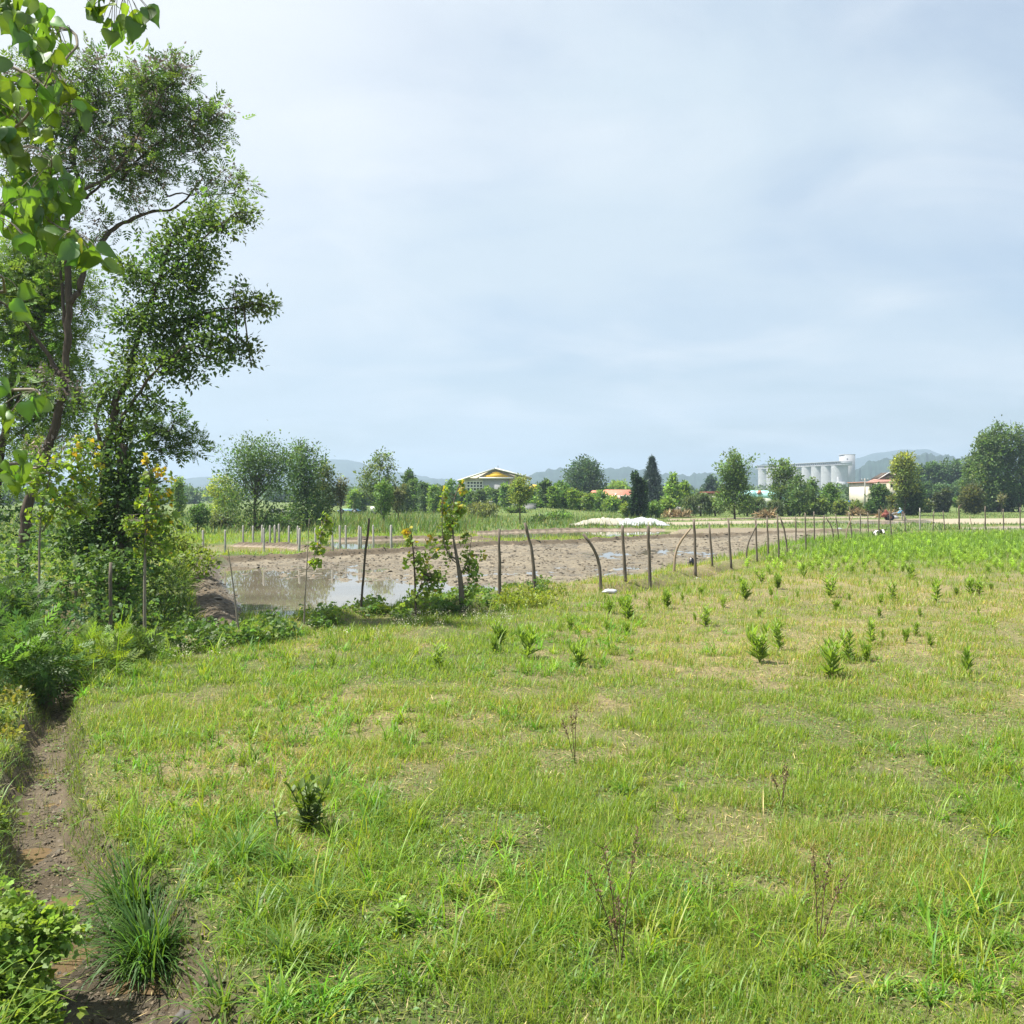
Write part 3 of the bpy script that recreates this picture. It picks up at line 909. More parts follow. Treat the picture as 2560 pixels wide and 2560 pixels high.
def willow(label, u, vb, vt, hw, colr, Y=None, group='weeping willows in front of the far houses'):
    base = g(u, vb) if Y is None else at(u, vb, Y); Y = base[1]; base[2] = hgt(base[0], base[1]) - .02 if Y < 130 else 0
    ht = at(u, vt, Y)[2] - base[2]; rw = hw * Y / F
    root = empty('willow_tree', base, label, 'tree', group); tk = Acc(); cr = Acc()
    tk.add(*tube(spline([base, base + (0, 0, ht * .5), base + (.1, 0, ht * .9)], 6), np.linspace(.12, .04, 6), 6))
    for k in range(16):
        a = rng.uniform(0, 6.28); r = rw * rng.uniform(.4, 1)
        b0 = base + (0, 0, ht * rng.uniform(.6, .85)); m_ = base + np.array([math.cos(a) * r * .7, math.sin(a) * r * .7, ht * rng.uniform(.85, 1.0)])
        e = base + np.array([math.cos(a) * r * 1.1, math.sin(a) * r, ht * rng.uniform(.2, .5)])
        p = spline([b0, m_, e], 10); tk.add(*tube(p, np.linspace(.04, .012, 10), 3, False))
        cloud(cr, p[3:], .10 * rw + .05, 13, NARROW, max(.2, Y * .0035), colr, up=0, droop=1.6, cv=.2)
    tk.build('trunk', M['bark'], root); cr.build('crown', M['leaf'], root)


def conifer(label, u, vb, vt, hw, colr, Y):
    base = at(u, vb, Y); base[2] = 0; ht = at(u, vt, Y)[2]; rw = hw * Y / F
    root = empty('spruce_tree', base, label, 'tree'); tk = Acc(); cr = Acc()
    tk.add(*tube([base, base + (0, 0, ht)], [.24, .02], 7))
    for k in range(190):
        t = rng.random() ** .85; z = ht * (.06 + .93 * t); r = rw * (1.0 - t) ** 1.0 * rng.uniform(.75, 1.15) + .08; a = rng.uniform(0, 6.28)
        b0 = base + (0, 0, z); e = b0 + np.array([math.cos(a) * r, math.sin(a) * r, -.18 * r + .3 * r * rng.random()])
        m_ = b0 * .45 + e * .55 - (0, 0, .12 * r)
        p = spline([b0, m_, e], 7); tk.add(*tube(p, np.linspace(.05, .012, 7), 3, False))
        cloud(cr, p[1:], (.05 + .08 * (1 - t)) * rw, 11, NARROW, .34 + .3 * (1 - t), colr, up=-.1, droop=.3, cv=.16, hue=.05)
    cloud(cr, np.array([base + (0, 0, ht * f) for f in (.93, .96, .99)]), .1, 8, NARROW, .5, colr, up=.8)
    tk.build('trunk', M['bark'], root); cr.build('crown', M['leaf'], root)


# ---- trees behind the ponds, left to right
T = bg_tree
T('slender_poplar', 'slim pale poplar at the far left beside the yellow leaved sapling', 'tree', 447, 1300, 1196, 13, 'column', LG, low=.1)
T('bush_tree', 'small dark drooping bush tree at the left edge of the algae pond', 'tree', 494, 1335, 1262, 26, 'round', DG, low=.3, lean=8)
T('pale_tree', 'pale yellow green feathery tree left of the large dark spreading tree', 'tree', 556, 1316, 1195, 46, 'broad', YG, low=.08, gap=.45)
T('spreading_tree', 'large dark spreading tree with upright spiky shoots behind the concrete posts', 'tree', 638, 1326, 1100, 98, 'broad', (.058, .105, .030), low=.03, n=420, shoots=34, gap=.4, lean=14)
T('spreading_tree', 'dark leafy tree with a pointed top right of the spiky tree', 'tree', 766, 1320, 1105, 62, 'cone', (.060, .108, .030), low=.03, n=340, shoots=14, gap=.4, lean=-12)
T('spreading_tree', 'olive green rounded tree at the right shoulder of the pointed dark tree', 'tree', 808, 1316, 1142, 36, 'oval', (.075, .108, .028), low=.12, n=170)
T('bare_tree', 'thin nearly leafless grey tree left of the blue lorry', 'tree', 852, 1316, 1188, 16, 'oval', BR, low=.35, n=26, shoots=9, gap=.6, per=5)
T('poplar_tree', 'airy pale green poplar with clear gaps left of the yellow gabled house', 'tree', 960, 1306, 1130, 48, 'oval', (.085, .125, .040), low=.30, n=190, gap=.62)
T('slim_tree', 'slim upright green tree just below the airy poplar', 'tree', 963, 1311, 1207, 24, 'column', MG, low=.25, n=110)
T('brown_shrub', 'thin brownish shrub with bare stems right of the airy poplar', 'shrub', 996, 1307, 1216, 19, 'oval', (.10, .115, .05), low=.3, n=35, shoots=8)
T('poplar_tree', 'dark topped poplar rising left of the yellow gabled house', 'tree', 1022, 1285, 1177, 20, 'oval', DG, Y=140, low=.2)
hedge = [(900, 1232, 'short bushy'), (884, 1226, 'light green'), (1012, 1212, 'pale bluish green'), (1036, 1200, 'taller feathery'), (1060, 1208, 'grey green'), (1084, 1216, 'narrow mid green'), (1105, 1220, 'low bushy'), (1128, 1202, 'bright rounded')]
for k, (u, vt, w_) in enumerate(hedge):
    T('young_poplar', f'{w_} young poplar in the hedge left of the yellow gabled house', 'tree', u, 1288, vt, 17, 'column', [(.07, .115, .045), LG, (.075, .115, .05), MG][k % 4], Y=138 - 6 * (k % 3), low=.03, n=90, group='young poplars in the far hedge')
row = [(1158, 1226, 'narrow pale'), (1180, 1229, 'bushy grey green'), (1200, 1226, 'twin topped'), (1220, 1220, 'slender upright'), (1240, 1226, 'broad leafy'), (1262, 1214, 'pointed dark'), (1284, 1220, 'yellowish loose')]
for k, (u, vt, w_) in enumerate(row):
    T('young_poplar', f'{w_} young poplar in front of the yellow gabled house', 'tree', u, 1278, vt, 15, 'column', [(.075, .12, .045), MG, (.07, .11, .04), LG][k % 4], Y=150 - 5 * (k % 3), low=.02, n=95, group='young poplars in the far hedge')
T('willow_tree', 'light yellow green tree on a straight stem before the yellow gabled house', 'tree', 1300, 1310, 1192, 30, 'oval', (.15, .19, .05), low=.42, n=130, gap=.5)
T('dark_tree', 'dark rounded tree by the right corner of the yellow gabled house', 'tree', 1333, 1280, 1222, 17, 'round', DG, Y=140, low=.1)
row = [(1352, 1222, 'low dark'), (1364, 1204, 'tall feathery'), (1384, 1222, 'bushy light'), (1398, 1206, 'thin spiky'), (1414, 1218, 'mid green'), (1430, 1228, 'bright lime'), (1450, 1236, 'lime drooping'), (1470, 1240, 'lime column shaped')]
for k, (u, vt, w_) in enumerate(row):
    T('young_poplar', f'{w_} young tree in the row left of the orange roofed house', 'tree', u, 1290, vt, 14, 'column', [MG, (.06, .10, .035), LG, MG, MG, LG, (.12, .18, .035), (.12, .18, .035)][k], Y=126 - 3 * (k % 3), low=.02, n=95, group='young poplars in the far hedge')
T('round_tree', 'big round dark green tree standing against the blue hills', 'tree', 1462, 1268, 1151, 46, 'round', (.046, .085, .034), Y=180, low=.14, n=420, gap=.30)
T('cypress_tree', 'tiny dark column shaped cypress left of the orange roofed house', 'tree', 1466, 1276, 1232, 8, 'column', BG, Y=150, low=.02, n=70)
T('garden_tree', 'low green garden tree hiding the left of the orange roofed house', 'tree', 1500, 1286, 1232, 26, 'round', MG, Y=138, low=.02, n=140)
T('garden_tree', 'leafy garden tree under the yellow fascia of the orange roofed house', 'tree', 1530, 1288, 1244, 22, 'round', LG, Y=134, low=.02, n=120)
T('garden_bush', 'dark garden bush at the right of the yellow fascia', 'shrub', 1562, 1282, 1243, 11, 'round', BG, Y=140, low=.02, n=80)
T('rounded_tree', 'pale green rounded tree top behind the orange roof', 'tree', 1545, 1262, 1208, 34, 'round', LG, Y=215, low=.1, n=160)
T('garden_bush', 'yellow green bush below the two dark cypresses', 'shrub', 1572, 1298, 1260, 22, 'round', (.13, .18, .035), Y=104, low=.02, n=130)
T('garden_bush', 'wispy green bush right of the two dark cypresses', 'shrub', 1632, 1296, 1256, 20, 'round', MG, Y=104, low=.02, n=110)
T('cypress_tree', 'taller dark cypress in front of the orange roofed house', 'tree', 1587, 1298, 1184, 10, 'column', (.022, .05, .02), low=.03, n=190, gap=.2, Y=102)
T('cypress_tree', 'shorter dark cypress between the taller cypress and the spruce', 'tree', 1606, 1298, 1200, 10, 'column', (.030, .06, .024), low=.03, n=150, gap=.2, Y=102)
conifer('blue green spruce with tiered branches right of the orange roofed house', 1630, 1270, 1142, 40, (.026, .052, .040), 165)
T('birch_tree', 'bright pointed tree just right of the blue green spruce', 'tree', 1684, 1282, 1186, 27, 'cone', LG, Y=132, low=.12, n=190)
T('birch_tree', 'smaller bright tree with a twin top left of the far dark tree', 'tree', 1712, 1282, 1204, 20, 'oval', LG, Y=134, low=.1, n=130)
T('young_tree', 'low light green tree in front of the grey panel fence', 'tree', 1668, 1290, 1246, 20, 'round', LG, Y=114, low=.2, n=100)
T('dark_tree', 'distant dark tree with a flat top against the hill', 'tree', 1778, 1262, 1194, 20, 'round', BG, Y=230, low=.1, n=140)
for u, vt, lb in ((1724, 1240, 'small weeping willow before the grey panel fence'), (1752, 1232, 'larger weeping willow left of the tall spreading tree'), (1788, 1246, 'dark weeping willow at the foot of the tall spreading tree'),
                  (1868, 1238, 'weeping willow in front of the turquoise roof'), (1896, 1244, 'pale weeping willow right of the turquoise gable'), (1936, 1252, 'short weeping willow left of the airy silo tree')):
    willow(lb, u, 1291, vt, 20, (.11, .16, .045))
T('alder_tree', 'tall green tree with a double top left of the silos', 'tree', 1837, 1296, 1133, 52, 'cone', (.085, .14, .036), low=.14, n=330, shoots=12, gap=.4)
T('alder_tree', 'airy tree with visible branches in front of the left silos', 'tree', 1957, 1290, 1150, 36, 'oval', (.09, .14, .042), low=.26, n=110, shoots=10, gap=.68)
T('alder_tree', 'leafy tree right of the airy silo tree', 'tree', 1999, 1291, 1188, 28, 'oval', (.09, .15, .045), low=.08, n=150)
T('alder_tree', 'narrow leafy tree in front of the middle silos', 'tree', 2028, 1290, 1198, 16, 'column', (.09, .15, .045), low=.06, n=100, Y=120)
T('alder_tree', 'small dark topped tree below the silo tower', 'tree', 2077, 1286, 1212, 24, 'oval', MG, low=.15, n=160)
for u, vt, hw, w_ in ((2052, 1244, 18, 'light yellow green'), (2020, 1254, 16, 'pale lime'), (2102, 1250, 18, 'drooping light green'), (2140, 1256, 16, 'wispy green'), (1978, 1250, 16, 'thin green')):
    T('young_tree', f'{w_} shrub like young tree in the row under the silos', 'tree', u, 1288, vt, hw, 'round', (.12, .165, .042), Y=118 + rng.uniform(-4, 4), low=.05, n=110, group='young trees under the silos')
T('garden_tree', 'leafy garden tree hiding the left of the red roofed house', 'tree', 2196, 1284, 1214, 24, 'broad', (.065, .115, .035), Y=128, low=.05, n=190)
T('garden_bush', 'low dark bush left of the person with the tiller', 'shrub', 2176, 1288, 1262, 12, 'round', DG, Y=118, low=.02, n=90)
T('willow_tree', 'tall yellow green tree with an ivy dark trunk before the red roofed house', 'tree', 2259, 1282, 1136, 35, 'broad', (.165, .20, .05), low=.32, n=160, shoots=12, gap=.6, Y=118)
T('dark_bush', 'dense dark bush at the foot of the tall yellow green tree', 'shrub', 2276, 1284, 1208, 32, 'round', (.055, .095, .03), Y=119, low=.02, n=330, gap=.3)
T('garden_bush', 'greyish bush left of the tall yellow green tree trunk', 'shrub', 2236, 1284, 1240, 17, 'round', OL, Y=121, low=.02, n=120)
row = [(2300, 1166, 26, 'leftmost'), (2330, 1158, 26, 'rounded'), (2364, 1156, 28, 'tallest pointed'), (2396, 1156, 26, 'broad'), (2424, 1168, 24, 'rightmost'), (2312, 1208, 22, 'short pale'), (2350, 1214, 26, 'short bushy'), (2404, 1204, 26, 'short dark')]
for k, (u, vt, hw, w_) in enumerate(row):
    T('wood_edge_tree', f'{w_} hazy tree of the wood between red roofed house and big right trees', 'tree', u, 1268, vt, hw, 'broad', (.065, .115, .045), Y=240 if vt < 1200 else 200, low=.05, n=260, group='hazy trees of the right wood')
T('cypress_tree', 'small dark cypress left of its twin in the right field', 'tree', 2343, 1281, 1234, 9, 'column', (.05, .065, .025), low=.03, n=100)
T('cypress_tree', 'taller dark ivy like cypress in the right field', 'tree', 2363, 1281, 1224, 10, 'column', (.055, .07, .025), low=.03, n=120)
T('small_tree', 'tiny tree on a bare stem at the edge of the right wood', 'tree', 2391, 1279, 1247, 8, 'round', MG, low=.45, n=50)
T('small_tree', 'small light bush right of the dense dark bush', 'shrub', 2314, 1282, 1250, 13, 'round', OL, low=.05, n=80)
T('olive_tree', 'round olive green shrub tree in front of the big right trees', 'tree', 2430, 1286, 1215, 29, 'round', (.075, .085, .028), low=.08, n=230)
big = [(2462, 1280, 1082, 40, 'left, slimmer of the big trees at the right edge'), (2496, 1280, 1056, 44, 'tallest big dark tree near the right edge'), (2548, 1280, 1070, 42, 'big dark tree cut by the right edge of the view'), (2440, 1278, 1140, 34, 'shorter leafy tree on the left flank of the big right trees')]
for k, (u, vb, vt, hw, lb) in enumerate(big):
    T('big_tree', lb, 'tree', u, vb, vt, hw, 'oval', (.08, .128, .036), low=.06, n=360, gap=.5, per=12, shoots=6, group='big trees at the right edge')
for u, vt, hw in ((2600, 1090, 46), (2650, 1110, 50), (2470, 1200, 34), (2520, 1196, 36)):
    T('big_tree', 'leafy tree filling in among the big trees at the right edge', 'tree', u, 1279, vt, hw, 'oval', (.065, .11, .034), low=.03, n=330, gap=.35, group='big trees at the right edge')
T('bare_tree', 'thin bare grey sapling before the big right trees', 'tree', 2503, 1286, 1232, 8, 'oval', BR, low=.4, n=10, shoots=6, per=3, bark='bark2')

# far belt of trees at the foot of the hills: one mass
ca = Acc(); P = []
for k in range(230):
    u = rng.uniform(-150, 2750); Y = rng.uniform(230, 520); h_ = rng.uniform(3.0, 6.0) * Y / 330
    c = at(u, HZ, Y); c[2] = h_ * .5
    P.append(ellip(c, (h_ * .65, h_ * .6, h_ * .52), 60, .3))
P = np.vstack(P)
cloud(ca, P, .8, 9, LEAF, 1.15, (.085, .14, .055), cv=.28)
tag(ca.build('tree_belt', M['leaf']), kind='stuff')

# shrubs on the mound and rough herbs behind the ponds
for u, v, hw, hh, c, lb in ((1205, 1296, 44, 34, OL, 'olive brown rough bush on the mound before the yellow gabled house'), (1262, 1278, 20, 12, LG, 'bright low bush between the block pillars'), (1330, 1288, 28, 16, MG, 'low green bush under the long block wall'),
                            (1400, 1300, 30, 14, MG, 'low rounded bush at the right of the mound'), (1290, 1292, 22, 12, (.1, .15, .04), 'low bright bush by the light stemmed tree'), (1350, 1304, 20, 10, (.08, .13, .035), 'small low bush left of the beige sheet'),
                            (560, 1322, 36, 34, (.07, .09, .03), 'olive undergrowth bush below the pale feathery tree'), (690, 1322, 50, 20, DG, 'dark undergrowth bush between the two dark trees')):
    T('low_bush', lb, 'shrub', u, v, v - hh, hw, 'round', c, low=.0, n=150, per=10)


# ================================================================== the big trees on the left
def limb_path(pxs, Y, dz=0):
    return np.array([at(u, v, Y + (k * dz)) for k, (u, v) in enumerate(pxs)])


def big_tree(name, label, Y, limbs, lobes, tpl, size, colr, per=14, sig=.16, dens=1.0, blossom=None, twig=True, bark='bark', ydep=.9, up=.2, droop=0.2):
    """limbs: [(px points, r0 m, r1 m, depth drift)], lobes: [(u, v, ru, rv, clusters[, colour])]"""
    base = at(*limbs[0][0][0], Y); gz = hgt(base[0], base[1])
    root = empty(name, (base[0], base[1], gz), label, 'tree'); tk = Acc(); cr = Acc(); bl = Acc()
    sk = []
    for pts, r0, r1, dr in limbs:
        p = limb_path(pts, Y); p[:, 1] += np.linspace(0, 1, len(p)) ** 1.5 * dr
        if pts is limbs[0][0]: p = np.vstack([[p[0, 0], p[0, 1], gz - .15], p[0:]])
        q = spline(p, 4 * len(p)); q[1:-1] += rng.normal(0, .012, (len(q) - 2, 3))
        tk.add(*tube(q, np.linspace(r0, r1, len(q)) * (1 + .08 * rng.normal(size=len(q))), 8)); sk.append(q[len(q) // 3:] if pts is limbs[0][0] else q)
    sk = np.vstack(sk)
    for lb in lobes:
        u, v, ru, rv, n = lb[:5]; cc = lb[5] if len(lb) > 5 else colr
        c = at(u, v, Y); s = Y / F
        nearest = sk[np.argmin(((sk - c) ** 2 * np.array([1, .15, 1])).sum(1))]
        c[1] = .5 * c[1] + .5 * nearest[1]
        n = int(n * dens)
        P = ellip(c, (ru * s, max(ru, rv) * s * ydep, rv * s), n, .25)
        hub = c + (nearest - c) * .35
        if twig:
            sec = spline([nearest, nearest * .4 + c * .6 - (0, 0, .05), c + rng.normal(0, .08, 3)], 6)
            tk.add(*tube(sec, np.linspace(.018, .008, 6), 5, False))
            cand = np.vstack([sec[1:], sk])
            for p in P[::2]:
                b = cand[np.argmin(((cand - p) ** 2).sum(1))]
                mid = b * .5 + p * .5 + (0, 0, -.04) + rng.normal(0, .03, 3)
                tk.add(*tube(spline([b, mid, p], 5), np.linspace(.014, .004, 5), 3, False))
        cloud(cr, P, sig, per, tpl, size, cc, up=up, droop=droop, cv=.22)
        if blossom and lb[-1] == 'b':
            pass
        if blossom:
            k = P[P[:, 2] > c[2] - .2 * rv * s]
            k = k[rng.random(len(k)) < blossom]
            if len(k): cloud(bl, k + (0, 0, .05), .12, 40, LEAF, .065, (.30, .24, .225), up=.3, cv=.2, hue=.04)
    tk.build('trunk', M[bark], root, True); cr.build('crown', M['leaf'], root)
    if bl.n: bl.build('blossom', M['straw'], root)
    return root


CH = (.115, .195, .04)
big_tree('chinaberry_tree', 'tall open tree with mauve brown blossom clusters and long bare limbs, highest at left', 20.0, [
    ([(60, 1345), (74, 1255), (108, 1150), (137, 1073), (160, 965), (168, 860), (172, 740), (170, 590)], .135, .065, 0),
    ([(170, 590), (172, 555), (190, 520), (215, 493), (306, 451), (373, 373), (447, 265)], .07, .014, -.8),
    ([(306, 451), (352, 405), (430, 370), (520, 340)], .03, .010, -.9),
    ([(215, 493), (203, 470), (178, 400), (178, 331), (153, 273), (128, 207), (124, 157)], .055, .012, .6),
    ([(172, 760), (198, 715), (211, 662), (257, 580), (298, 542), (364, 513), (418, 493), (476, 414)], .075, .018, .8),
    ([(418, 490), (450, 478), (500, 470), (545, 450)], .02, .008, .9),
    ([(215, 493), (270, 440), (310, 390), (318, 330)], .03, .010, .4),
    ([(178, 360), (210, 300), (225, 240)], .025, .010, .3),
    ([(165, 830), (150, 740), (130, 640), (112, 560)], .045, .018, .6),
    ([(160, 950), (120, 880), (70, 800), (20, 760)], .05, .016, -.6)],
    [(100, 150, 40, 40, 26), (60, 205, 60, 45, 34), (140, 235, 70, 55, 52), (222, 160, 38, 34, 30), (235, 235, 45, 42, 40), (200, 320, 75, 60, 60), (110, 330, 80, 60, 50), (330, 235, 45, 35, 36), (395, 225, 55, 38, 48), (455, 215, 45, 40, 40),
     (350, 310, 70, 55, 60), (440, 305, 60, 50, 50), (500, 330, 45, 36, 30), (556, 320, 28, 26, 22), (465, 390, 60, 38, 34), (390, 395, 60, 40, 42), (290, 385, 70, 45, 48), (300, 440, 80, 30, 36), (400, 445, 60, 26, 22), (520, 375, 30, 26, 14),
     (545, 430, 36, 20, 14), (580, 452, 26, 18, 9), (505, 465, 30, 18, 8), (20, 300, 50, 60, 34), (20, 180, 40, 40, 22), (180, 420, 80, 40, 30), (60, 430, 60, 50, 26), (250, 550, 50, 26, 12), (330, 500, 50, 20, 12), (10, 420, 40, 50, 16), (80, 540, 60, 50, 30), (140, 500, 50, 40, 22), (90, 620, 60, 50, 30), (200, 620, 50, 40, 20), (110, 960, 50, 50, 20), (190, 1010, 50, 40, 22), (120, 1130, 60, 40, 26)],
    SPRAY, .26, CH, per=6, sig=.16, blossom=.6, dens=.76)

EL = (.095, .165, .033)
big_tree('elm_tree', 'dark multi stemmed tree leaning right with bare forked stems under its crown', 18.2, [
    ([(250, 1390), (256, 1290), (262, 1180), (269, 1106), (286, 1040), (290, 998), (319, 957), (331, 895), (360, 800), (400, 690), (430, 590)], .11, .03, 0),
    ([(286, 1106), (300, 1075), (315, 1048), (364, 986), (420, 930), (490, 880)], .055, .016, -.7),
    ([(264, 1150), (240, 1075), (228, 1040), (253, 965), (286, 932), (300, 860)], .05, .018, .7),
    ([(400, 700), (470, 640), (540, 590), (610, 555)], .028, .008, -.6),
    ([(350, 830), (460, 800), (560, 780), (660, 765)], .03, .008, -.4),
    ([(430, 600), (470, 540), (500, 500)], .02, .008, .4)],
    [(500, 520, 30, 36, 20), (460, 560, 45, 34, 34), (530, 560, 40, 30, 26), (575, 580, 35, 22, 18), (612, 552, 28, 26, 20, (.10, .15, .035)), (636, 535, 14, 18, 8, (.12, .17, .04)), (420, 610, 70, 45, 60), (510, 630, 50, 42, 46), (545, 680, 18, 22, 12),
     (400, 700, 90, 60, 100), (480, 720, 50, 50, 60), (330, 680, 60, 50, 40), (420, 790, 90, 60, 110), (500, 800, 45, 40, 40), (340, 800, 55, 50, 48), (560, 800, 40, 24, 24), (610, 770, 36, 24, 24, (.085, .13, .03)), (600, 730, 22, 20, 10, (.10, .15, .035)), (655, 760, 32, 18, 20, (.11, .16, .035)), (690, 775, 18, 12, 9, (.12, .17, .04)),
     (540, 860, 60, 32, 46), (600, 870, 36, 22, 24, (.08, .125, .03)), (632, 895, 14, 16, 8, (.1, .15, .035)), (430, 860, 90, 45, 90), (560, 905, 36, 18, 18), (400, 920, 90, 40, 74), (490, 935, 40, 26, 26), (300, 900, 60, 45, 40), (330, 960, 60, 26, 26), (250, 975, 60, 40, 30, (.06, .11, .025)), (400, 1005, 42, 22, 20, (.095, .16, .03)), (350, 1020, 40, 24, 16, (.10, .17, .03)), (260, 1030, 60, 40, 34, (.09, .16, .03)), (320, 1070, 50, 30, 26, (.1, .17, .03)), (230, 1100, 50, 36, 30, (.08, .145, .028)), (290, 1110, 46, 30, 26, (.085, .15, .028))],
    LEAF, .088, EL, per=30, sig=.12, dens=.46)

big_tree('chinaberry_tree', 'broad leafy tree filling the left edge below the blossoming crown', 21.5, [
    ([(-18, 1345), (-10, 1230), (2, 1120), (18, 1062), (30, 960), (40, 860), (45, 760)], .15, .04, 0),
    ([(18, 1062), (60, 980), (90, 900), (110, 830)], .05, .014, -.6), ([(2, 1120), (60, 1080), (120, 1040), (160, 1020)], .04, .012, -.6), ([(40, 860), (0, 780), (-40, 720)], .05, .02, .5)],
    [(60, 640, 70, 40, 46), (20, 680, 60, 50, 50), (110, 690, 55, 45, 46), (60, 750, 80, 50, 70), (30, 830, 70, 45, 50), (110, 780, 50, 40, 40), (50, 900, 70, 40, 50), (110, 870, 40, 30, 26), (155, 1020, 40, 28, 24), (30, 970, 60, 30, 30), (90, 960, 40, 26, 20), (150, 660, 40, 40, 26), (190, 700, 50, 50, 30), (150, 760, 60, 50, 40), (180, 850, 60, 50, 40), (200, 940, 60, 50, 36), (140, 920, 50, 40, 30), (120, 1060, 60, 40, 34), (60, 1060, 50, 40, 26), (210, 1040, 50, 36, 26), (240, 780, 50, 50, 26), (90, 1130, 60, 40, 30), (40, 1190, 60, 50, 34), (-40, 760, 60, 80, 40), (-50, 900, 60, 60, 30)],
    SPRAY, .27, (.14, .235, .042), per=7, sig=.2, blossom=.05, dens=.95)

big_tree('young_chinaberry', 'small airy sapling tree with feathery leaves low at the right of the leaning dark tree', 19.5, [
    ([(322, 1340), (326, 1200), (326, 1110), (345, 1040), (352, 1010)], .04, .014, 0), ([(326, 1120), (380, 1090), (430, 1080)], .018, .008, -.3), ([(330, 1130), (400, 1120), (460, 1105)], .018, .008, .4)],
    [(385, 1062, 32, 22, 14), (420, 1085, 30, 20, 14), (465, 1105, 32, 22, 18), (350, 1080, 30, 24, 10), (400, 1120, 36, 16, 10), (440, 1065, 18, 14, 6)], SPRAY, .27, (.085, .15, .03), per=7, sig=.13)

# dark ivy clad stump tree
big_tree('ivy_tree', 'very dark ivy covered trunk mass below the leaning tree', 18.0, [([(300, 1400), (298, 1300), (304, 1180), (310, 1110)], .16, .08, 0)],
         [(310, 1140, 36, 30, 22), (285, 1200, 60, 46, 60), (325, 1265, 60, 50, 60), (265, 1320, 60, 50, 60), (335, 1195, 36, 34, 30), (215, 1310, 46, 60, 46), (340, 1340, 50, 50, 50), (180, 1360, 50, 40, 40)], LEAF, .10, (.075, .135, .034), per=18, sig=.2, twig=False)


# ---- poplar saplings with yellow new leaves
def sapling(name, label, Y, stem, lobes, size, leafc=(.19, .29, .034), r=.022, tipc=(.46, .38, .035), bark='stick', extra=()):
    b = at(*stem[0], Y); gz = hgt(b[0], b[1]); root = empty(name, (b[0], b[1], gz), label, 'tree')
    tk = Acc(); cr = Acc(); nl = Acc()
    p = limb_path(stem, Y); p = np.vstack([[p[0, 0], p[0, 1], gz - .08], p[1:]]); q = spline(p, 4 * len(p))
    tk.add(*tube(q, np.linspace(r, r * .25, len(q)), 7))
    sk = [q]
    for pts, rr in extra:
        e = spline(limb_path(pts, Y) + np.linspace(0, 1, len(pts))[:, None] * np.array([0, rng.uniform(-.4, .4), 0]), 4 * len(pts)); tk.add(*tube(e, np.linspace(rr, rr * .3, len(e)), 6)); sk.append(e)
    sk = np.vstack(sk)
    for u, v, ru, rv, n, fy in lobes:
        n = int(n * 1.25) if n > 3 else n
        s = Y / F; P = ellip(at(u, v, Y), (ru * s, .7 * ru * s, rv * s), n, .05)
        for k in range(0, n, 4):
            b = sk[np.argmin(((sk - P[k]) ** 2).sum(1))]; tk.add(*tube(spline([b, (b + P[k]) / 2 + (0, 0, -.01), P[k]], 4), [.006, .005, .004, .002], 3, False))
        d = nrm(rng.normal(0, .7, (n, 3)) + np.array([0, 0, -.55])); nn = nrm(rng.normal(0, 1, (n, 3)) + np.array([0, -.3, .6]))
        yel = rng.random(n) < fy
        c = np.where(yel[:, None], jit(tipc, n, .2, .18), jit(leafc, n, .2, .12))
        S = size * np.exp(rng.normal(0, .22, n))
        for m_, ac in ((~yel, cr), (yel, nl)):
            if m_.any(): ac.add(*scatter((HEART[0] * np.array([1, .85, 1]), HEART[1]), P[m_], basis(d[m_], nn[m_]), S[m_], c[m_]))
    tk.build('trunk', M[bark], root, True)
    if cr.n: cr.build('leaves', M['leaf'], root)
    if nl.n: nl.build('new_leaves', M['leaf'], root)
    return root


sapling('poplar_sapling', 'leafy poplar sapling with yellow tips in front of the blossoming tree trunk', 14.6, [(97, 1545), (98, 1450), (100, 1330), (112, 1240), (150, 1130), (210, 1085)],
        [(200, 1115, 36, 30, 46, .22), (150, 1160, 60, 45, 110, .05), (90, 1180, 50, 45, 70, .02), (210, 1190, 36, 50, 90, .12), (130, 1230, 70, 40, 120, .02), (190, 1270, 50, 45, 100, .03), (245, 1150, 14, 40, 26, .5), (238, 1240, 14, 40, 22, .25), (110, 1290, 50, 35, 60, 0)], .075, extra=[([(105, 1330), (150, 1250), (200, 1180), (235, 1110)], .012)])
sapling('poplar_sapling', 'poplar sapling with golden top leaves at the end of the bramble bank', 15.5, [(362, 1575), (362, 1450), (364, 1350), (368, 1270), (376, 1200), (364, 1150)],
        [(366, 1152, 10, 18, 20, .75), (365, 1200, 22, 24, 36, .15), (395, 1180, 24, 22, 26, .5), (372, 1250, 36, 34, 80, .1), (330, 1310, 34, 30, 56, .05), (385, 1310, 44, 40, 110, .06), (425, 1190, 14, 26, 10, .6), (420, 1240, 18, 26, 18, .3), (430, 1290, 16, 22, 16, .25), (360, 1370, 40, 30, 50, .04), (410, 1370, 26, 30, 36, .1)], .078, r=.03)
sapling('tree_sapling', 'thin bare grey sapling stem leaning at the left corner of the paddy', 16.2, [(598, 1611), (590, 1520), (580, 1440), (574, 1400), (569, 1365)], [(572, 1372, 3, 6, 1, 1.0)], .03, r=.02)
sapling('poplar_sapling', 'tall thin sapling with a bright green leaf flag before the left paddy', 17.2, [(760, 1584), (763, 1480), (768, 1400), (773, 1296)],
        [(815, 1300, 16, 20, 26, .06), (803, 1335, 18, 22, 30, .03), (796, 1370, 18, 20, 28, .02), (785, 1405, 20, 14, 22, 0), (825, 1320, 9, 30, 12, .1)], .085, r=.019, leafc=(.20, .30, .025), extra=[([(766, 1425), (785, 1400), (803, 1340), (818, 1290)], .010)])
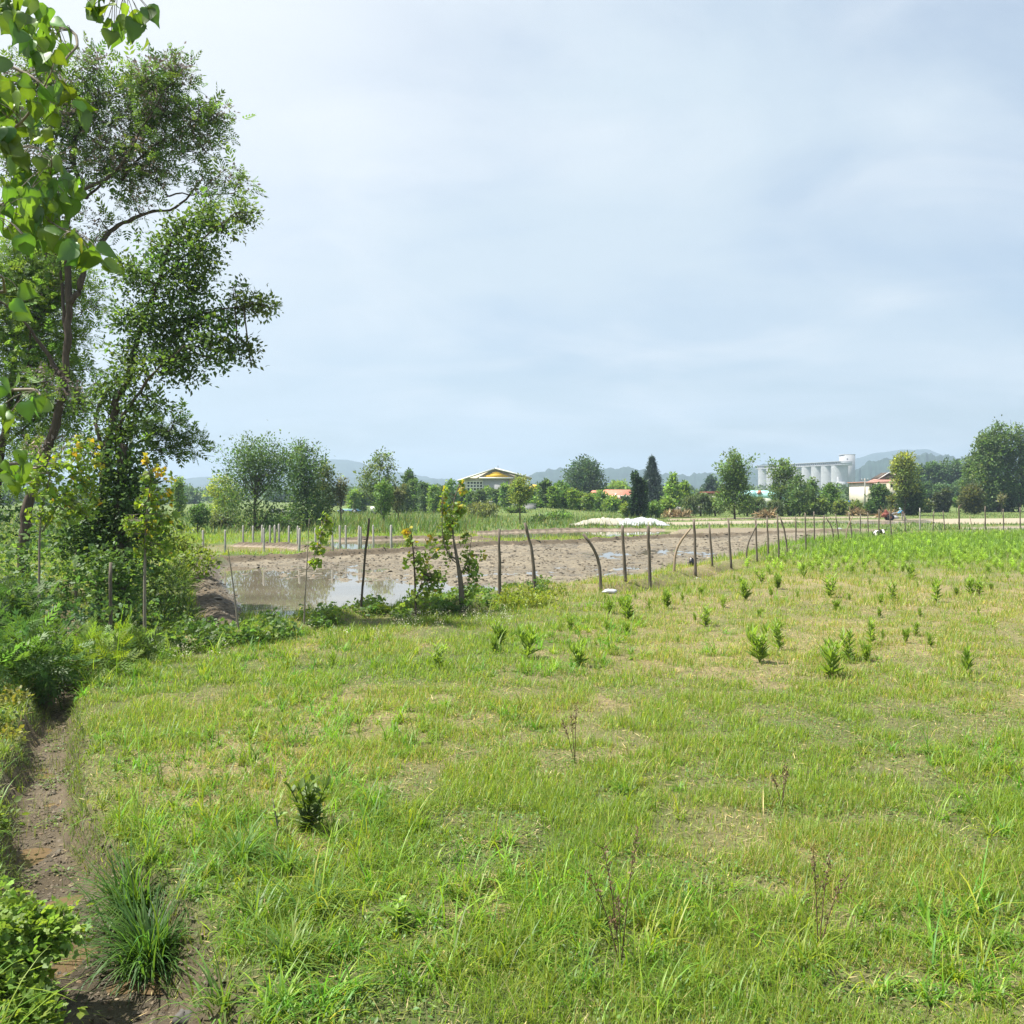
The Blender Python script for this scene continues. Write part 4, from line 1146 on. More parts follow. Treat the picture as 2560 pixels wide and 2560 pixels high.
sapling('poplar_sapling', 'short sapling with orange tip leaves left of the leafy young tree', 18.9, [(1040, 1541), (1038, 1470), (1035, 1400), (1030, 1350), (1026, 1322)],
        [(1020, 1326, 14, 10, 18, .7), (1022, 1350, 22, 16, 26, .12), (1050, 1400, 30, 26, 50, .04), (1068, 1440, 34, 34, 90, .02), (1090, 1450, 28, 34, 60, .02), (1085, 1375, 26, 24, 36, .12), (1050, 1480, 40, 30, 60, 0), (1020, 1400, 16, 22, 16, .08), (1110, 1440, 14, 16, 10, .1)], .08, r=.026, bark='bark', extra=[([(1040, 1500), (1060, 1440), (1080, 1370)], .01)])
sapling('young_poplar', 'leafy young tree with a leaning grey trunk and orange new leaves on the fence line', 20.0, [(1157, 1522), (1152, 1460), (1143, 1400), (1132, 1338)],
        [(1155, 1215, 10, 22, 26, .5), (1112, 1240, 12, 28, 26, .22), (1108, 1275, 18, 22, 36, .2), (1140, 1275, 22, 22, 50, .25), (1125, 1310, 30, 22, 80, .12), (1155, 1265, 16, 16, 26, .2), (1110, 1350, 22, 26, 46, .05), (1075, 1345, 12, 18, 16, .5), (1160, 1350, 14, 20, 22, .04), (1172, 1400, 26, 40, 80, .02), (1185, 1440, 22, 40, 60, .02), (1205, 1385, 14, 16, 14, .3), (1120, 1390, 14, 26, 20, .03), (1168, 1480, 18, 26, 30, .0), (1165, 1330, 10, 14, 10, .1)], .078, r=.075, bark='bark2',
        extra=[([(1133, 1342), (1130, 1290), (1136, 1240), (1152, 1200)], .020), ([(1143, 1400), (1120, 1380), (1108, 1330), (1108, 1250)], .022), ([(1150, 1440), (1170, 1400), (1180, 1340)], .016), ([(1145, 1410), (1128, 1395), (1110, 1340)], .016)])

# ---- poplar branch hanging into the top left corner, from a tree just left of the view
BY = 3.5
tb = np.array([-3.3, 3.1, 0]); tb[2] = hgt(-3.3, 3.1) - .1
root = empty('overhanging_poplar', tb, 'near poplar branches with large heart shaped leaves hanging into the top left corner', 'tree')
tk = Acc(); cr = Acc(); br = Acc()
tk.add(*tube(spline([tb, tb + (.1, 0, 2.5), tb + (-.1, .1, 5.2), tb + (0, 0, 7)], 12), np.linspace(.14, .06, 12), 9))
tw = [[(-560, 0), (-200, -60), (60, -30), (118, 30), (110, 80), (105, 130), (125, 190), (128, 230), (150, 270)], [(-560, 330), (-100, 270), (0, 245), (75, 215), (142, 188)], [(-560, 470), (-120, 470), (0, 482), (50, 510), (110, 545), (170, 580), (222, 602)],
      [(-560, 440), (-100, 455), (0, 450), (110, 435), (160, 410)], [(-560, -200), (0, -170), (220, -110), (300, -40), (300, 20)], [(-560, 690), (-60, 700), (0, 690), (15, 740)], [(-560, 900), (-80, 950), (0, 955), (40, 975), (70, 990)], [(-560, 1100), (-60, 1150), (0, 1165), (50, 1160)], [(-560, 560), (-100, 540), (0, 545), (80, 590)], [(-560, 0), (-100, 60), (0, 120), (60, 190), (40, 260)], [(-560, 330), (-100, 300), (10, 320), (60, 350)]]
sk = []
for p in tw:
    q = limb_path(p, BY); q[:, 1] += np.linspace(.4, rng.uniform(-.25, .25), len(q)); st_ = tb + (0, 0, max(.8, q[0, 2] - tb[2] - .25)); br.add(*tube(np.linspace(st_, q[1], 6), np.linspace(.022, .007, 6), 6)); q = spline(q[1:], 24)
    br.add(*tube(q, np.linspace(.007, .0022, 24), 6)); sk.append(q)
sk = np.vstack(sk)
EL_ = [(30, 12, 60, 30, 14), (70, 60, 50, 30, 9), (120, 60, 45, 40, 12), (100, 130, 26, 35, 8), (105, 175, 22, 22, 5), (160, 225, 35, 40, 7), (45, 205, 40, 25, 6), (100, 250, 40, 40, 8), (20, 250, 40, 50, 10), (70, 310, 45, 40, 8), (15, 330, 30, 50, 8), (40, 390, 40, 35, 8), (110, 410, 40, 25, 6), (180, 440, 28, 38, 8),
       (130, 460, 50, 30, 8), (50, 470, 50, 40, 12), (90, 520, 60, 38, 14), (40, 560, 45, 35, 8), (120, 570, 50, 30, 9), (190, 600, 40, 28, 8), (230, 630, 38, 32, 9), (60, 590, 40, 22, 5), (255, 15, 25, 28, 6), (300, 10, 40, 20, 8), (268, 65, 22, 25, 3), (322, 38, 22, 18, 3), (352, 2, 18, 14, 2),
       (12, 700, 30, 25, 2), (20, 775, 28, 26, 2), (16, 960, 20, 30, 3), (74, 992, 22, 22, 3), (30, 1030, 22, 22, 3), (45, 1140, 35, 18, 4), (30, 1180, 35, 25, 6), (75, 1205, 22, 22, 4), (-60, 200, 60, 120, 20), (-60, 480, 60, 100, 20), (-50, 1150, 40, 60, 8)]
for u, v, ru, rv, n in EL_:
    n = int(n * 1.45)
    s = BY / F; P = ellip(at(u, v, BY + rng.uniform(-.25, .35)), (ru * s, .22, rv * s), n, .0)
    d = nrm(rng.normal(0, .42, (n, 3)) + np.array([0, 0, -.9])); nn = nrm(rng.normal(0, 1, (n, 3)) * np.array([1, .9, .5]) + np.array([.1, -.35, .45]))
    S = .068 * np.exp(rng.normal(0, .2, n))
    hv, ht_, hc = scatter((HEART[0] * np.array([.95, 1, 1]), HEART[1]), P, basis(d, nn), S, jit((.095, .175, .022), n, .2, .14))
    hc = hc.reshape(n, -1, 3).copy(); hc[:, :6] *= 1.3; hc *= np.exp(rng.normal(0, .06, hc.shape[:2] + (1,))); cr.add(hv, ht_, hc.reshape(-1, 3))
    for k in range(n):   # petioles
        b = sk[np.argmin(((sk - P[k] - (0, 0, .03)) ** 2).sum(1))]
        if np.linalg.norm(b - P[k]) < .14:
            br.add(*tube(spline([b, (b + P[k]) / 2 + (0, 0, .015), P[k]], 4), .0014, 4, False))
tk.build('trunk', M['bark2'], root, True); br.build('branches', M['stick'], root, True); cr.build('leaves', M['near'], root, True)


# ================================================================== undergrowth on the left bank
def thicket(name, blobs, tpl, size, colr, per=12, sig=.12, kind='stuff', label=None, cat=None, dens=26, cv=.22, mat='leaf', up=.25, hue=.1, stems=True):
    ac = Acc(); ro = None
    for b in blobs:
        u, v, Y, ru, rv = b[:5]; cc = b[5] if len(b) > 5 else colr
        s = Y / F; c = at(u, v, Y); r = np.array([ru * s, ru * s * .9, rv * s])
        n = int(dens * (r[0] * r[2] * 3.2 + .25)) + 6
        P = ellip(c, r, n, .5)
        P[:, 2] = np.maximum(P[:, 2], -.3)
        cloud(ac, P, sig, per, tpl, size, cc, up=up, cv=cv, hue=hue)
    o = ac.build(name, M[mat])
    return tag(o, label, cat, None, kind)


BRM = (.105, .19, .042)
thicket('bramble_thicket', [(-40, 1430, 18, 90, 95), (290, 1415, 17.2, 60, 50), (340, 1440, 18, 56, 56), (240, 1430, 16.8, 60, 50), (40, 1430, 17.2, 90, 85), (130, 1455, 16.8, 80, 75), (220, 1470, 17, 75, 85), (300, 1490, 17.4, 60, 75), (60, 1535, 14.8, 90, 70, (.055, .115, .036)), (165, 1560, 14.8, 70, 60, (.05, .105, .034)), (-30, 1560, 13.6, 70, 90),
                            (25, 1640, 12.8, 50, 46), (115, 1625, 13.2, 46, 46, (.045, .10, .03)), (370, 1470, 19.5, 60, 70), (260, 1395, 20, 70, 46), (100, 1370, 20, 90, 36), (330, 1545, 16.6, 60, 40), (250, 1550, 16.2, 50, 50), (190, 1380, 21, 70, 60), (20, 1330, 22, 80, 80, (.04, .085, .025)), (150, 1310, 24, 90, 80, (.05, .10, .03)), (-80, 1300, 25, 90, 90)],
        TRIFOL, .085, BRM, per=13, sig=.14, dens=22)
thicket('grassy_bank_herbs', [(405, 1500, 19.5, 45, 50, (.085, .14, .035)), (440, 1545, 18.5, 50, 34, (.075, .13, .03)), (430, 1450, 22.5, 40, 40, (.10, .16, .035)), (395, 1570, 17.5, 60, 26, (.06, .115, .028))], NARROW, .16, (.085, .14, .03), per=16, sig=.12, up=.7, dens=30)
thicket('climbing_vine', [(440, 1365, 26, 42, 50), (486, 1398, 27, 40, 30), (455, 1420, 24, 40, 36), (420, 1330, 26, 30, 40), (505, 1415, 26.5, 22, 16)], LEAF, .12, (.15, .215, .028), per=16, sig=.16, kind=None, label='bright yellow green vine mound at the left end of the brown paddy bank', cat='vine', dens=20)
thicket('elder_shrub', [(45, 1600, 12.4, 50, 44), (85, 1650, 11.8, 46, 36), (20, 1660, 11.4, 36, 40), (130, 1665, 12, 24, 26)], FERN, .30, (.095, .175, .032), per=7, sig=.12, kind=None, label='bright fern leaved shrub at the left edge above the ditch', cat='shrub', dens=32)
thicket('elder_shrub', [(215, 1640, 13.2, 34, 22), (260, 1615, 13.8, 46, 26), (315, 1610, 14.2, 44, 20), (355, 1630, 14, 34, 16, (.13, .19, .035)), (270, 1650, 13, 50, 16)], FERN, .27, (.15, .235, .026), per=7, sig=.10, kind=None, label='lime green fern leaved clump right of the dark head of the ditch', cat='shrub', dens=36)
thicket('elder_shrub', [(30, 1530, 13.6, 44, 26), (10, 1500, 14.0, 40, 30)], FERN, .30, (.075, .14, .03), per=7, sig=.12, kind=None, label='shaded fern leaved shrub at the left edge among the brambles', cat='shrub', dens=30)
# herbs along the fence foot
hb = []
for k in range(70):
    t = rng.random(); u = 380 + 1000 * t
    d = np.interp(u, [p[0] for p in FENCE_PX], [p[1] for p in FENCE_PX]) if u > 450 else 1630
    v = d + rng.uniform(-30, 8); Y = H * F / (v - HZ)
    w_ = rng.uniform(16, 34) * 16 / Y * 1.0; hh = rng.uniform(12, 24) * 16 / Y * (1.25 if u < 900 else .85)
    c = [(.13, .22, .04), (.105, .19, .036), (.16, .24, .042), (.09, .165, .034)][rng.integers(0, 4)]
    hb.append((u, v - hh * .6, Y, w_, hh, c))
thicket('fence_foot_herbs', hb, TRIFOL, .07, (.075, .14, .03), per=9, sig=.07, dens=55)
hb = [(rng.uniform(1250, 1400), 0, 0, 0, 0) for k in range(14)]
hb2 = []
for (u, *_r) in hb:
    v = rng.uniform(1482, 1512) - (u - 1320) * .12; hb2.append((u, v, H * F / (v + 12 - HZ), 20, 11, (.20, .25, .025)))
thicket('yellow_green_herbs', hb2, LEAF, .06, (.20, .25, .025), per=12, sig=.08, dens=50)
# creamy elder flower heads
ac = Acc(); P = []
for u0, u1, v0, v1, n in ((980, 1130, 1525, 1560, 26), (1160, 1280, 1515, 1550, 22), (760, 960, 1560, 1590, 12), (420, 560, 1600, 1640, 14), (430, 520, 1545, 1560, 6)):
    for k in range(n):
        u, v = rng.uniform(u0, u1), rng.uniform(v0, v1); q = at(u, v, H * F / (v + 14 - HZ) - .25); P.append(q)
cloud(ac, np.array(P), .05, 22, LEAF, .022, (.50, .48, .33), up=.6, cv=.1, hue=.03)
tag(ac.build('cream_flower_heads', M['straw']), kind='stuff')

# left bank of the ditch, low herbs and the near bramble
lb = []
for k in range(60):
    Y = rng.uniform(6, 12.5); x0 = np.interp(Y, DITCH[:, 1], DITCH[:, 0]); x = x0 - rng.uniform(.55, 2.0)
    lb.append((1280 + x * F / Y, HZ + F * (H - .02 - rng.uniform(0, .10)) / Y, Y, rng.uniform(.12, .3) * F / Y, rng.uniform(.06, .16) * F / Y, [(.12, .175, .034), (.16, .20, .035), (.10, .16, .034), (.20, .20, .04)][rng.integers(0, 4)]))
thicket('ditch_bank_herbs', lb, OVAL, .05, (.13, .18, .034), per=10, sig=.055, dens=120)
thicket('bramble_bush', [(40, 2350, 4.95, 60, 70), (15, 2440, 4.75, 60, 80), (45, 2500, 4.7, 36, 50), (-30, 2380, 4.8, 70, 90), (10, 2550, 4.55, 66, 50), (75, 2560, 4.55, 20, 26), (-60, 2300, 5.0, 60, 60), (85, 2330, 4.95, 50, 24), (125, 2335, 4.95, 22, 14)], TRIFOL, .046, (.19, .29, .045), per=12, sig=.06, kind=None,
        label='light green bramble bush with three part leaves in the bottom left corner', cat='shrub', dens=115, cv=.15)
# sparse rushes and sprouts on the ditch floor
n = 2600; py = rng.uniform(5.2, 12.5, n); px_ = np.interp(py, DITCH[:, 1], DITCH[:, 0]) + rng.normal(0, .26, n)
k = (rng.random(n) < np.where((py > 8.2) & (py < 11.5), .9, .22)) & (fbm(px_, py, .5, 2, 4) > .47); gi = ground_info(px_[k], py[k]); n = int(k.sum()); ac = Acc()
blades(ac, BL, np.stack([px_[k], py[k], gi['h']], -1), rng.uniform(.08, .28, n), np.full(n, .005), jit((.15, .19, .05), n, .25, .1), .2)
tag(ac.build('ditch_rushes', M['grass']), kind='stuff')
# ================================================================== hills
def hill(name, pts, Dm, front, c, bumps=3.0, seed=0):
    us = np.linspace(pts[0][0], pts[-1][0], 420); vs = np.interp(us, [p[0] for p in pts], [p[1] for p in pts])
    k = np.ones(9) / 9; vs = np.convolve(np.pad(vs, 4, 'edge'), k, 'valid')
    hh = H + (HZ - vs) / F * Dm
    rows = [(-1, 0), (-.8, .16), (-.6, .36), (-.42, .58), (-.26, .78), (-.12, .93), (0, 1), (.2, .9), (.55, .5), (1, 0)]
    R = []
    for t, f in rows:
        y = Dm + t * front + 0 * us
        x = (us - 1280) / F * y
        n = fbm(us / 14, us * 0 + t * 3 + seed, 1.0, 3, seed) - .5; n2 = fbm(us / 70, us * 0 + t * 2 + seed, 1.0, 2, seed + 1) - .5
        z = hh * np.clip(f + n2 * .3 * (1 - f) * (f > 0), 0, 1) + bumps * 2 * n * (f > 0) - (1.5 if f == 0 else 0)
        R.append(np.stack([x, y, z], -1))
    V = np.vstack(R); nx = len(us)
    i = np.arange(len(rows) - 1)[:, None] * nx; j = np.arange(nx - 1)[None]
    Q = np.stack([i + j, i + j + 1, i + nx + j + 1, i + nx + j], -1).reshape(-1, 4)
    me = raw_mesh(name, V, Q, None, True)
    if 'hillwood' not in M: M['hillwood'] = mat_std('hill_forest', c, .95, .03, .45, 1.0, detail=8.0)
    return tag(link(name, me, M['hillwood']), kind='structure')


hill('hills', [(-200, 1196), (300, 1202), (440, 1198), (520, 1192), (600, 1196), (700, 1170), (780, 1150), (860, 1147), (905, 1156), (940, 1172), (1020, 1184), (1090, 1196), (1150, 1200), (1250, 1212), (1400, 1230)], 2700, 500, (.024, .046, .034), 3, 1)
hill('hills', [(200, 1236), (430, 1222), (520, 1212), (650, 1214), (800, 1190), (930, 1192), (1040, 1199), (1120, 1196), (1200, 1204), (1300, 1230)], 2150, 420, (.024, .046, .034), 4, 2)
hill('hills', [(1180, 1228), (1260, 1206), (1330, 1186), (1380, 1174), (1424, 1168), (1470, 1174), (1500, 1176), (1530, 1172), (1562, 1168), (1600, 1172), (1640, 1180), (1700, 1186), (1780, 1182), (1850, 1168), (1900, 1163), (1960, 1166), (2060, 1180), (2200, 1212)], 1650, 380, (.024, .046, .034), 5, 3)
hill('hills', [(1950, 1215), (2060, 1190), (2140, 1170), (2190, 1152), (2240, 1142), (2300, 1136), (2350, 1138), (2375, 1136), (2410, 1146), (2470, 1146), (2560, 1150), (2700, 1165)], 1250, 300, (.024, .046, .034), 6, 4)
hill('hills', [(2040, 1180), (2130, 1150), (2180, 1134), (2250, 1125), (2320, 1123), (2342, 1132), (2400, 1150), (2600, 1200)], 2950, 420, (.024, .046, .034), 2, 5)


# ================================================================== buildings
def P(u, v, Y): return at(u, v, Y)


def rect(acc, u0, v0, u1, v1, Y, dep, c=None):
    a = at(u0, v1, Y); b = at(u1, v0, Y)
    acc.box(min(a[0], b[0]), max(a[0], b[0]), Y, Y + dep, min(a[2], b[2]), max(a[2], b[2]), c)


def part(name, mat, root, fn, sub=None):
    a = Acc(); fn(a)
    if sub is None: return a.build(name, M[mat], root)
    V = np.vstack(a.V)
    o = a.build(name, M[mat], None); o.data.transform(__import__('mathutils').Matrix.Translation(-Vector(root.location)))
    o.parent = sub
    return o


def window(root, u0, v0, u1, v1, Y, nu=2, nv=1, frame='white'):
    """frame proud of the wall with a pane behind its bars"""
    def fr(a):
        t = (u1 - u0) * .06 + .25
        for k in range(nu + 1):
            uu = u0 + (u1 - u0 - t) * k / nu; rect(a, uu, v0, uu + t, v1, Y - .10, .06)
        for k in range(nv + 1):
            vv = v0 + (v1 - v0 - t) * k / nv; rect(a, u0, vv, u1, vv + t, Y - .105, .05)
    f = part('window', frame, root, fr)
    part('pane', 'glass', root, lambda a: rect(a, u0 + .3, v0 + .3, u1 - .3, v1 - .3, Y - .045, .03), sub=f)
    return f


# yellow gabled house
Yh = 190.0
b = at(1238, 1272, Yh); b[2] = 0
hs = empty('gabled_house', b, 'pale house with a wide low gable, yellow painted gable triangle and big left window', 'house')


def f_(a):
    x0, x1 = at(1163, 1200, Yh)[0], at(1312, 1200, Yh)[0]; ze = at(1, 1197, Yh)[2]; za = at(1, 1173, Yh)[2]; xm = at(1238, 1, Yh)[0]
    a.prism([(x0, Yh, 0), (x1, Yh, 0), (x1, Yh, ze), (xm, Yh, za), (x0, Yh, ze)], (0, 13, 0))


part('wall', 'wall', hs, f_)


def f_(a):
    for s in (0, 1):
        e = at(1143, 1200, Yh - 1.2) if s == 0 else at(1330, 1193, Yh - 1.2); m_ = at(1238, 1169, Yh - 1.2)
        t = np.array([0, 0, .32])
        a.prism([e, m_, m_ - t, e - t], (0, 15.5, 0))


rf = part('roof', 'roofgrey', hs, f_)
part('fascia', 'white', hs, lambda a: [a.prism([e, m_, m_ - (0, 0, .22), e - (0, 0, .22)], (0, .12, 0)) for e, m_ in ((at(1143, 1200.3, Yh - 1.35), at(1238, 1169.5, Yh - 1.35)), (at(1330, 1193.3, Yh - 1.35), at(1238, 1169.5, Yh - 1.35)))])
part('gable_panel', 'yellow', hs, lambda a: a.prism([at(1206, 1193, Yh - 1.0), at(1277, 1193, Yh - 1.0), at(1240, 1178, Yh - 1.0)], (0, .9, 0)))
part('porch_slab', 'white', hs, lambda a: rect(a, 1198, 1193.3, 1283, 1196.5, Yh - 1.4, 1.35))
part('curved_bay', 'greywall', hs, lambda a: a.prism([(at(1240, 1, Yh)[0] + 2.75 * math.cos(t), Yh + .1 + -.9 * math.sin(t), at(1, 1197, Yh)[2]) for t in np.linspace(0, math.pi, 14)], (0, 0, -6)))
window(hs, 1166, 1202, 1208, 1228, Yh, 5, 3)
part('antenna', 'dark', hs, lambda a: a.add(*tube([at(1245, 1169, Yh), at(1245, 1164, Yh)], .05, 5)))
# yellow hipped annexe right of it
b = at(1345, 1262, 178); b[2] = 0
an = empty('annexe_house', b, 'small yellow roofed annexe at the right of the yellow gabled house', 'house')
part('wall', 'wall', an, lambda a: rect(a, 1322, 1222, 1356, 1265, 178, 5))
part('roof', 'yellow', an, lambda a: a.prism([at(1318, 1223, 177.5), at(1360, 1223, 177.5), at(1348, 1213, 177.5), at(1332, 1211, 177.5)], (0, 6, 0)))

# orange roofed house
Yo = 170.0
b = at(1530, 1275, Yo); b[2] = 0
oh = empty('orange_roofed_house', b, 'low house with an orange tiled roof and yellow gable fascia by the spruce', 'house')
part('wall', 'wall', oh, lambda a: [rect(a, 1486, 1238, 1582, 1272, Yo, 7), rect(a, 1474, 1236, 1492, 1268, Yo - 2.5, 4)])
part('roof', 'redroof', oh, lambda a: [a.prism([at(1484, 1244, Yo - .6), at(1588, 1250, Yo - .6), at(1588, 1224, Yo + 4), at(1512, 1224, Yo + 4)], (0, .1, -.2)),
                                       a.prism([at(1588, 1250, Yo + 8.6), at(1484, 1250, Yo + 8.6), at(1512, 1224, Yo + 4), at(1588, 1224, Yo + 4)], (0, .1, -.2)),
                                       a.prism([at(1477, 1238, Yo - 3), at(1497, 1238, Yo - 3), at(1495, 1226, Yo - 1), at(1482, 1226, Yo - 1)], (0, 3.5, -.1))])
part('gable_fascia', 'yellow', oh, lambda a: [a.prism([at(1526, 1240, Yo - 1.6), at(1539, 1240, Yo - 1.6), at(1555, 1254, Yo - 1.6), at(1551, 1259, Yo - 1.6), at(1544, 1258, Yo - 1.6), at(1540, 1248, Yo - 1.6)], (0, .9, 0))])
part('chimney', 'white', oh, lambda a: rect(a, 1538, 1233, 1542, 1240, Yo - .2, .4))

# turquoise sheet roofs
Yt = 182.0
b = at(1900, 1270, Yt); b[2] = 0
th = empty('turquoise_roofed_hall', b, 'pale turquoise sheet roofed hall with a pointed gable behind the willows', 'hall')
part('wall', 'white', th, lambda a: rect(a, 1862, 1243, 1960, 1268, Yt, 8))
part('roof', 'turq', th, lambda a: [a.prism([at(1856, 1244, Yt - .5), at(1898, 1246, Yt - .5), at(1888, 1226, Yt - .5), at(1883, 1226, Yt - .5)], (0, 8, 0)),
                                    a.prism([at(1890, 1243, Yt - 1), at(1972, 1250, Yt - 1), at(1934, 1231, Yt - 1), at(1918, 1226, Yt - 1), at(1900, 1227, Yt - 1)], (0, 9, 0))])
part('dormer', 'redroof', th, lambda a: a.prism([at(1893, 1236, Yt - 1.5), at(1905, 1233, Yt - 1.5), at(1902, 1226, Yt - 1.5), at(1896, 1227, Yt - 1.5)], (0, .4, 0)))
Yt2 = 176.0
b = at(1778, 1255, Yt2); b[2] = 0
sh = empty('shed', b, 'low shed with a dark red roof left of the tall double topped tree', 'shed')
part('wall', 'wall', sh, lambda a: rect(a, 1768, 1234, 1802, 1262, Yt2, 5))
part('roof', 'rust', sh, lambda a: rect(a, 1765, 1229, 1804, 1234, Yt2 - .5, 6))

# red roofed house on the right
Yr = 172.0
b = at(2215, 1275, Yr); b[2] = 0
rh = empty('red_roofed_house', b, 'two storey cream house with faded red eave roof and white edged attic gable', 'house')
part('wall', 'wall', rh, lambda a: rect(a, 2172, 1206, 2268, 1275, Yr, 10))
part('roof', 'oldroof', rh, lambda a: [a.prism([at(2164, 1206, Yr - 1), at(2275, 1206, Yr - 1), at(2262, 1197, Yr + 1.5), at(2184, 1198, Yr + 1.5)], (0, .3, -.15)), a.prism([at(2240, 1182, Yr + 1), at(2228, 1181, Yr + 1), at(2262, 1198, Yr + 1), at(2262, 1190, Yr + 1)], (0, 5, 0)), rect(a, 2168, 1204, 2272, 1206, Yr - .3, 10.5)])
part('attic_gable', 'bark', rh, lambda a: a.prism([at(2194, 1198, Yr + 1.3), at(2262, 1198, Yr + 1.3), at(2224, 1181.5, Yr + 1.3)], (0, 4, 0)))
part('gable_edge', 'white', rh, lambda a: [a.prism([at(2193, 1199, Yr + .9), at(2224, 1180, Yr + .9), at(2224, 1182, Yr + .9), at(2196, 1199, Yr + .9)], (0, .3, 0)), a.prism([at(2224, 1180, Yr + .9), at(2262, 1196, Yr + .9), at(2262, 1198, Yr + .9), at(2224, 1182, Yr + .9)], (0, .3, 0))])
for u0, u1 in ((2179, 2190), (2197, 2216), (2226, 2240)):
    window(rh, u0, 1209, u1, 1219, Yr, 2, 1)
window(rh, 2214, 1230, 2232, 1246, Yr, 2, 1)

# grain silos
YS = 880.0
b = at(2010, 1245, 930); b[2] = 0
gs = empty('grain_silo_complex', b, 'long row of tall pale concrete grain silos with a square lift tower', 'silos')
e0 = at(1914, 1240, 1000); e1 = at(2099, 1240, 884)
for k in range(9):
    t = k / 8; c = e0 * (1 - t) + e1 * t
    rr = np.linalg.norm(e1 - e0) / 8 * .515
    a = Acc()
    th_ = np.linspace(0, 2 * math.pi, 28, endpoint=False); ring = np.stack([c[0] + rr * np.cos(th_), c[1] + rr * np.sin(th_), 0 * th_], -1)
    V = np.vstack([ring, ring + (0, 0, 31.5)]); i = np.arange(28); j = (i + 1) % 28
    a.add(V, np.stack([i, j, j + 28, i + 28], -1)); a.build('silo', M['greywall'], gs, True)
dirv = (e1 - e0) / np.linalg.norm(e1 - e0); nv = np.array([-dirv[1], dirv[0], 0]); nv = nv * (-1 if nv[1] > 0 else 1)


def obox(a, p0, p1, w0, w1, z0, z1):
    q = [p0 + nv * w0, p1 + nv * w0, p1 + nv * w1, p0 + nv * w1]
    a.prism([(x[0], x[1], z0) for x in q], (0, 0, z1 - z0))


part('gallery', 'greywall', gs, lambda a: [obox(a, e0 - dirv * 8, e1 + dirv * 10, -7.6, 7.6, 31.5, 32.3), obox(a, e0 - dirv * 6, e1 + dirv * 10, -6.4, 6.4, 32.3, 35.0), obox(a, e0 - dirv * 7, e1 + dirv * 10, -7.2, 7.2, 35.0, 35.5)])
ln = np.linalg.norm(e1 - e0)
for k in range(40):
    q = e0 + dirv * (4 + ln * k / 39.5)
    part('gallery_window', 'glass', gs, lambda a: obox(a, q, q + dirv * 1.6, 6.3, 6.5, 33.1, 34.3))
part('lift_tower', 'greywall', gs, lambda a: rect(a, 2109, 1137, 2138, 1245, YS, 12))
part('tower_cap', 'greywall', gs, lambda a: rect(a, 2108, 1135.5, 2139, 1137.2, YS - .5, 13))
for k in range(9):
    part('tower_window', 'glass', gs, lambda a: rect(a, 2117, 1146 + k * 6.5, 2120, 1149.5 + k * 6.5, YS - .12, .3))
part('link_block', 'greywall', gs, lambda a: [rect(a, 2093, 1192, 2112, 1245, YS - 3, 12), rect(a, 2098, 1204, 2114, 1245, YS - 9, 8)])
part('recess', 'stone', gs, lambda a: rect(a, 2092, 1160, 2109, 1195, YS + 1, 4))

# ruined block walls, panel fence
Yw = 140.0
for lb, rs in (('small broken grey block pillar on the mound, leftmost', [(1224, 1255, 1232, 1268)]), ('middle grey block pillar with a sloping broken stub', [(1281, 1262, 1291, 1281), (1270, 1266, 1281, 1281), (1263, 1271, 1270, 1281)]),
               ('long low grey block wall with flat capping right of the light stemmed tree', [(1306, 1262, 1340, 1277)])):
    b = at((rs[0][0] + rs[-1][2]) / 2, 1281, 116); b[2] = 0
    wl = empty('block_wall', b, lb, 'wall', 'ruined block walls on the mound')
    part('masonry', 'stone', wl, lambda a: [a.box(at(r[0], 1, 116)[0], at(r[2], 1, 116)[0], 116, 116.4, -.1, at(1, r[1], 116)[2]) for r in rs])
    r = rs[-1] if len(rs) == 1 else rs[0]
    part('coping', 'greywall', wl, lambda a: a.box(at(r[0] - 1, 1, 116)[0], at(r[2] + 1, 1, 116)[0], 115.9, 116.5, at(1, r[1], 116)[2], at(1, r[1], 116)[2] + .12))
Yf = 128.0
b = at(1700, 1288, Yf); b[2] = 0
pf = empty('panel_fence', b, 'low pale grey panel fence behind the young trees right of the spruce', 'fence')
for k in range(9):
    u0 = 1641 + k * 13.4
    part('panel', 'conc', pf, lambda a: rect(a, u0, 1267 + rng.uniform(-.6, .6), u0 + 12.9, 1285, Yf + rng.uniform(-.1, .1), .12))
    part('post', 'stone', pf, lambda a: rect(a, u0 - .6, 1265, u0 + .6, 1285, Yf - .25, .15))

# vehicles far behind the left trees
def wheel(root, x, y, r, nm='wheel'):
    a = Acc(); a.add(*tube([(x, y - .12, r), (x, y + .12, r)], r, 14)); w_ = a.build(nm, M['dark'], root)
    a = Acc(); a.add(*tube([(x, y - .135, r), (x, y - .11, r)], r * .5, 10)); o = a.build('hub', M['greywall'], None); o.data.transform(__import__('mathutils').Matrix.Translation(-Vector(root.location))); o.parent = w_


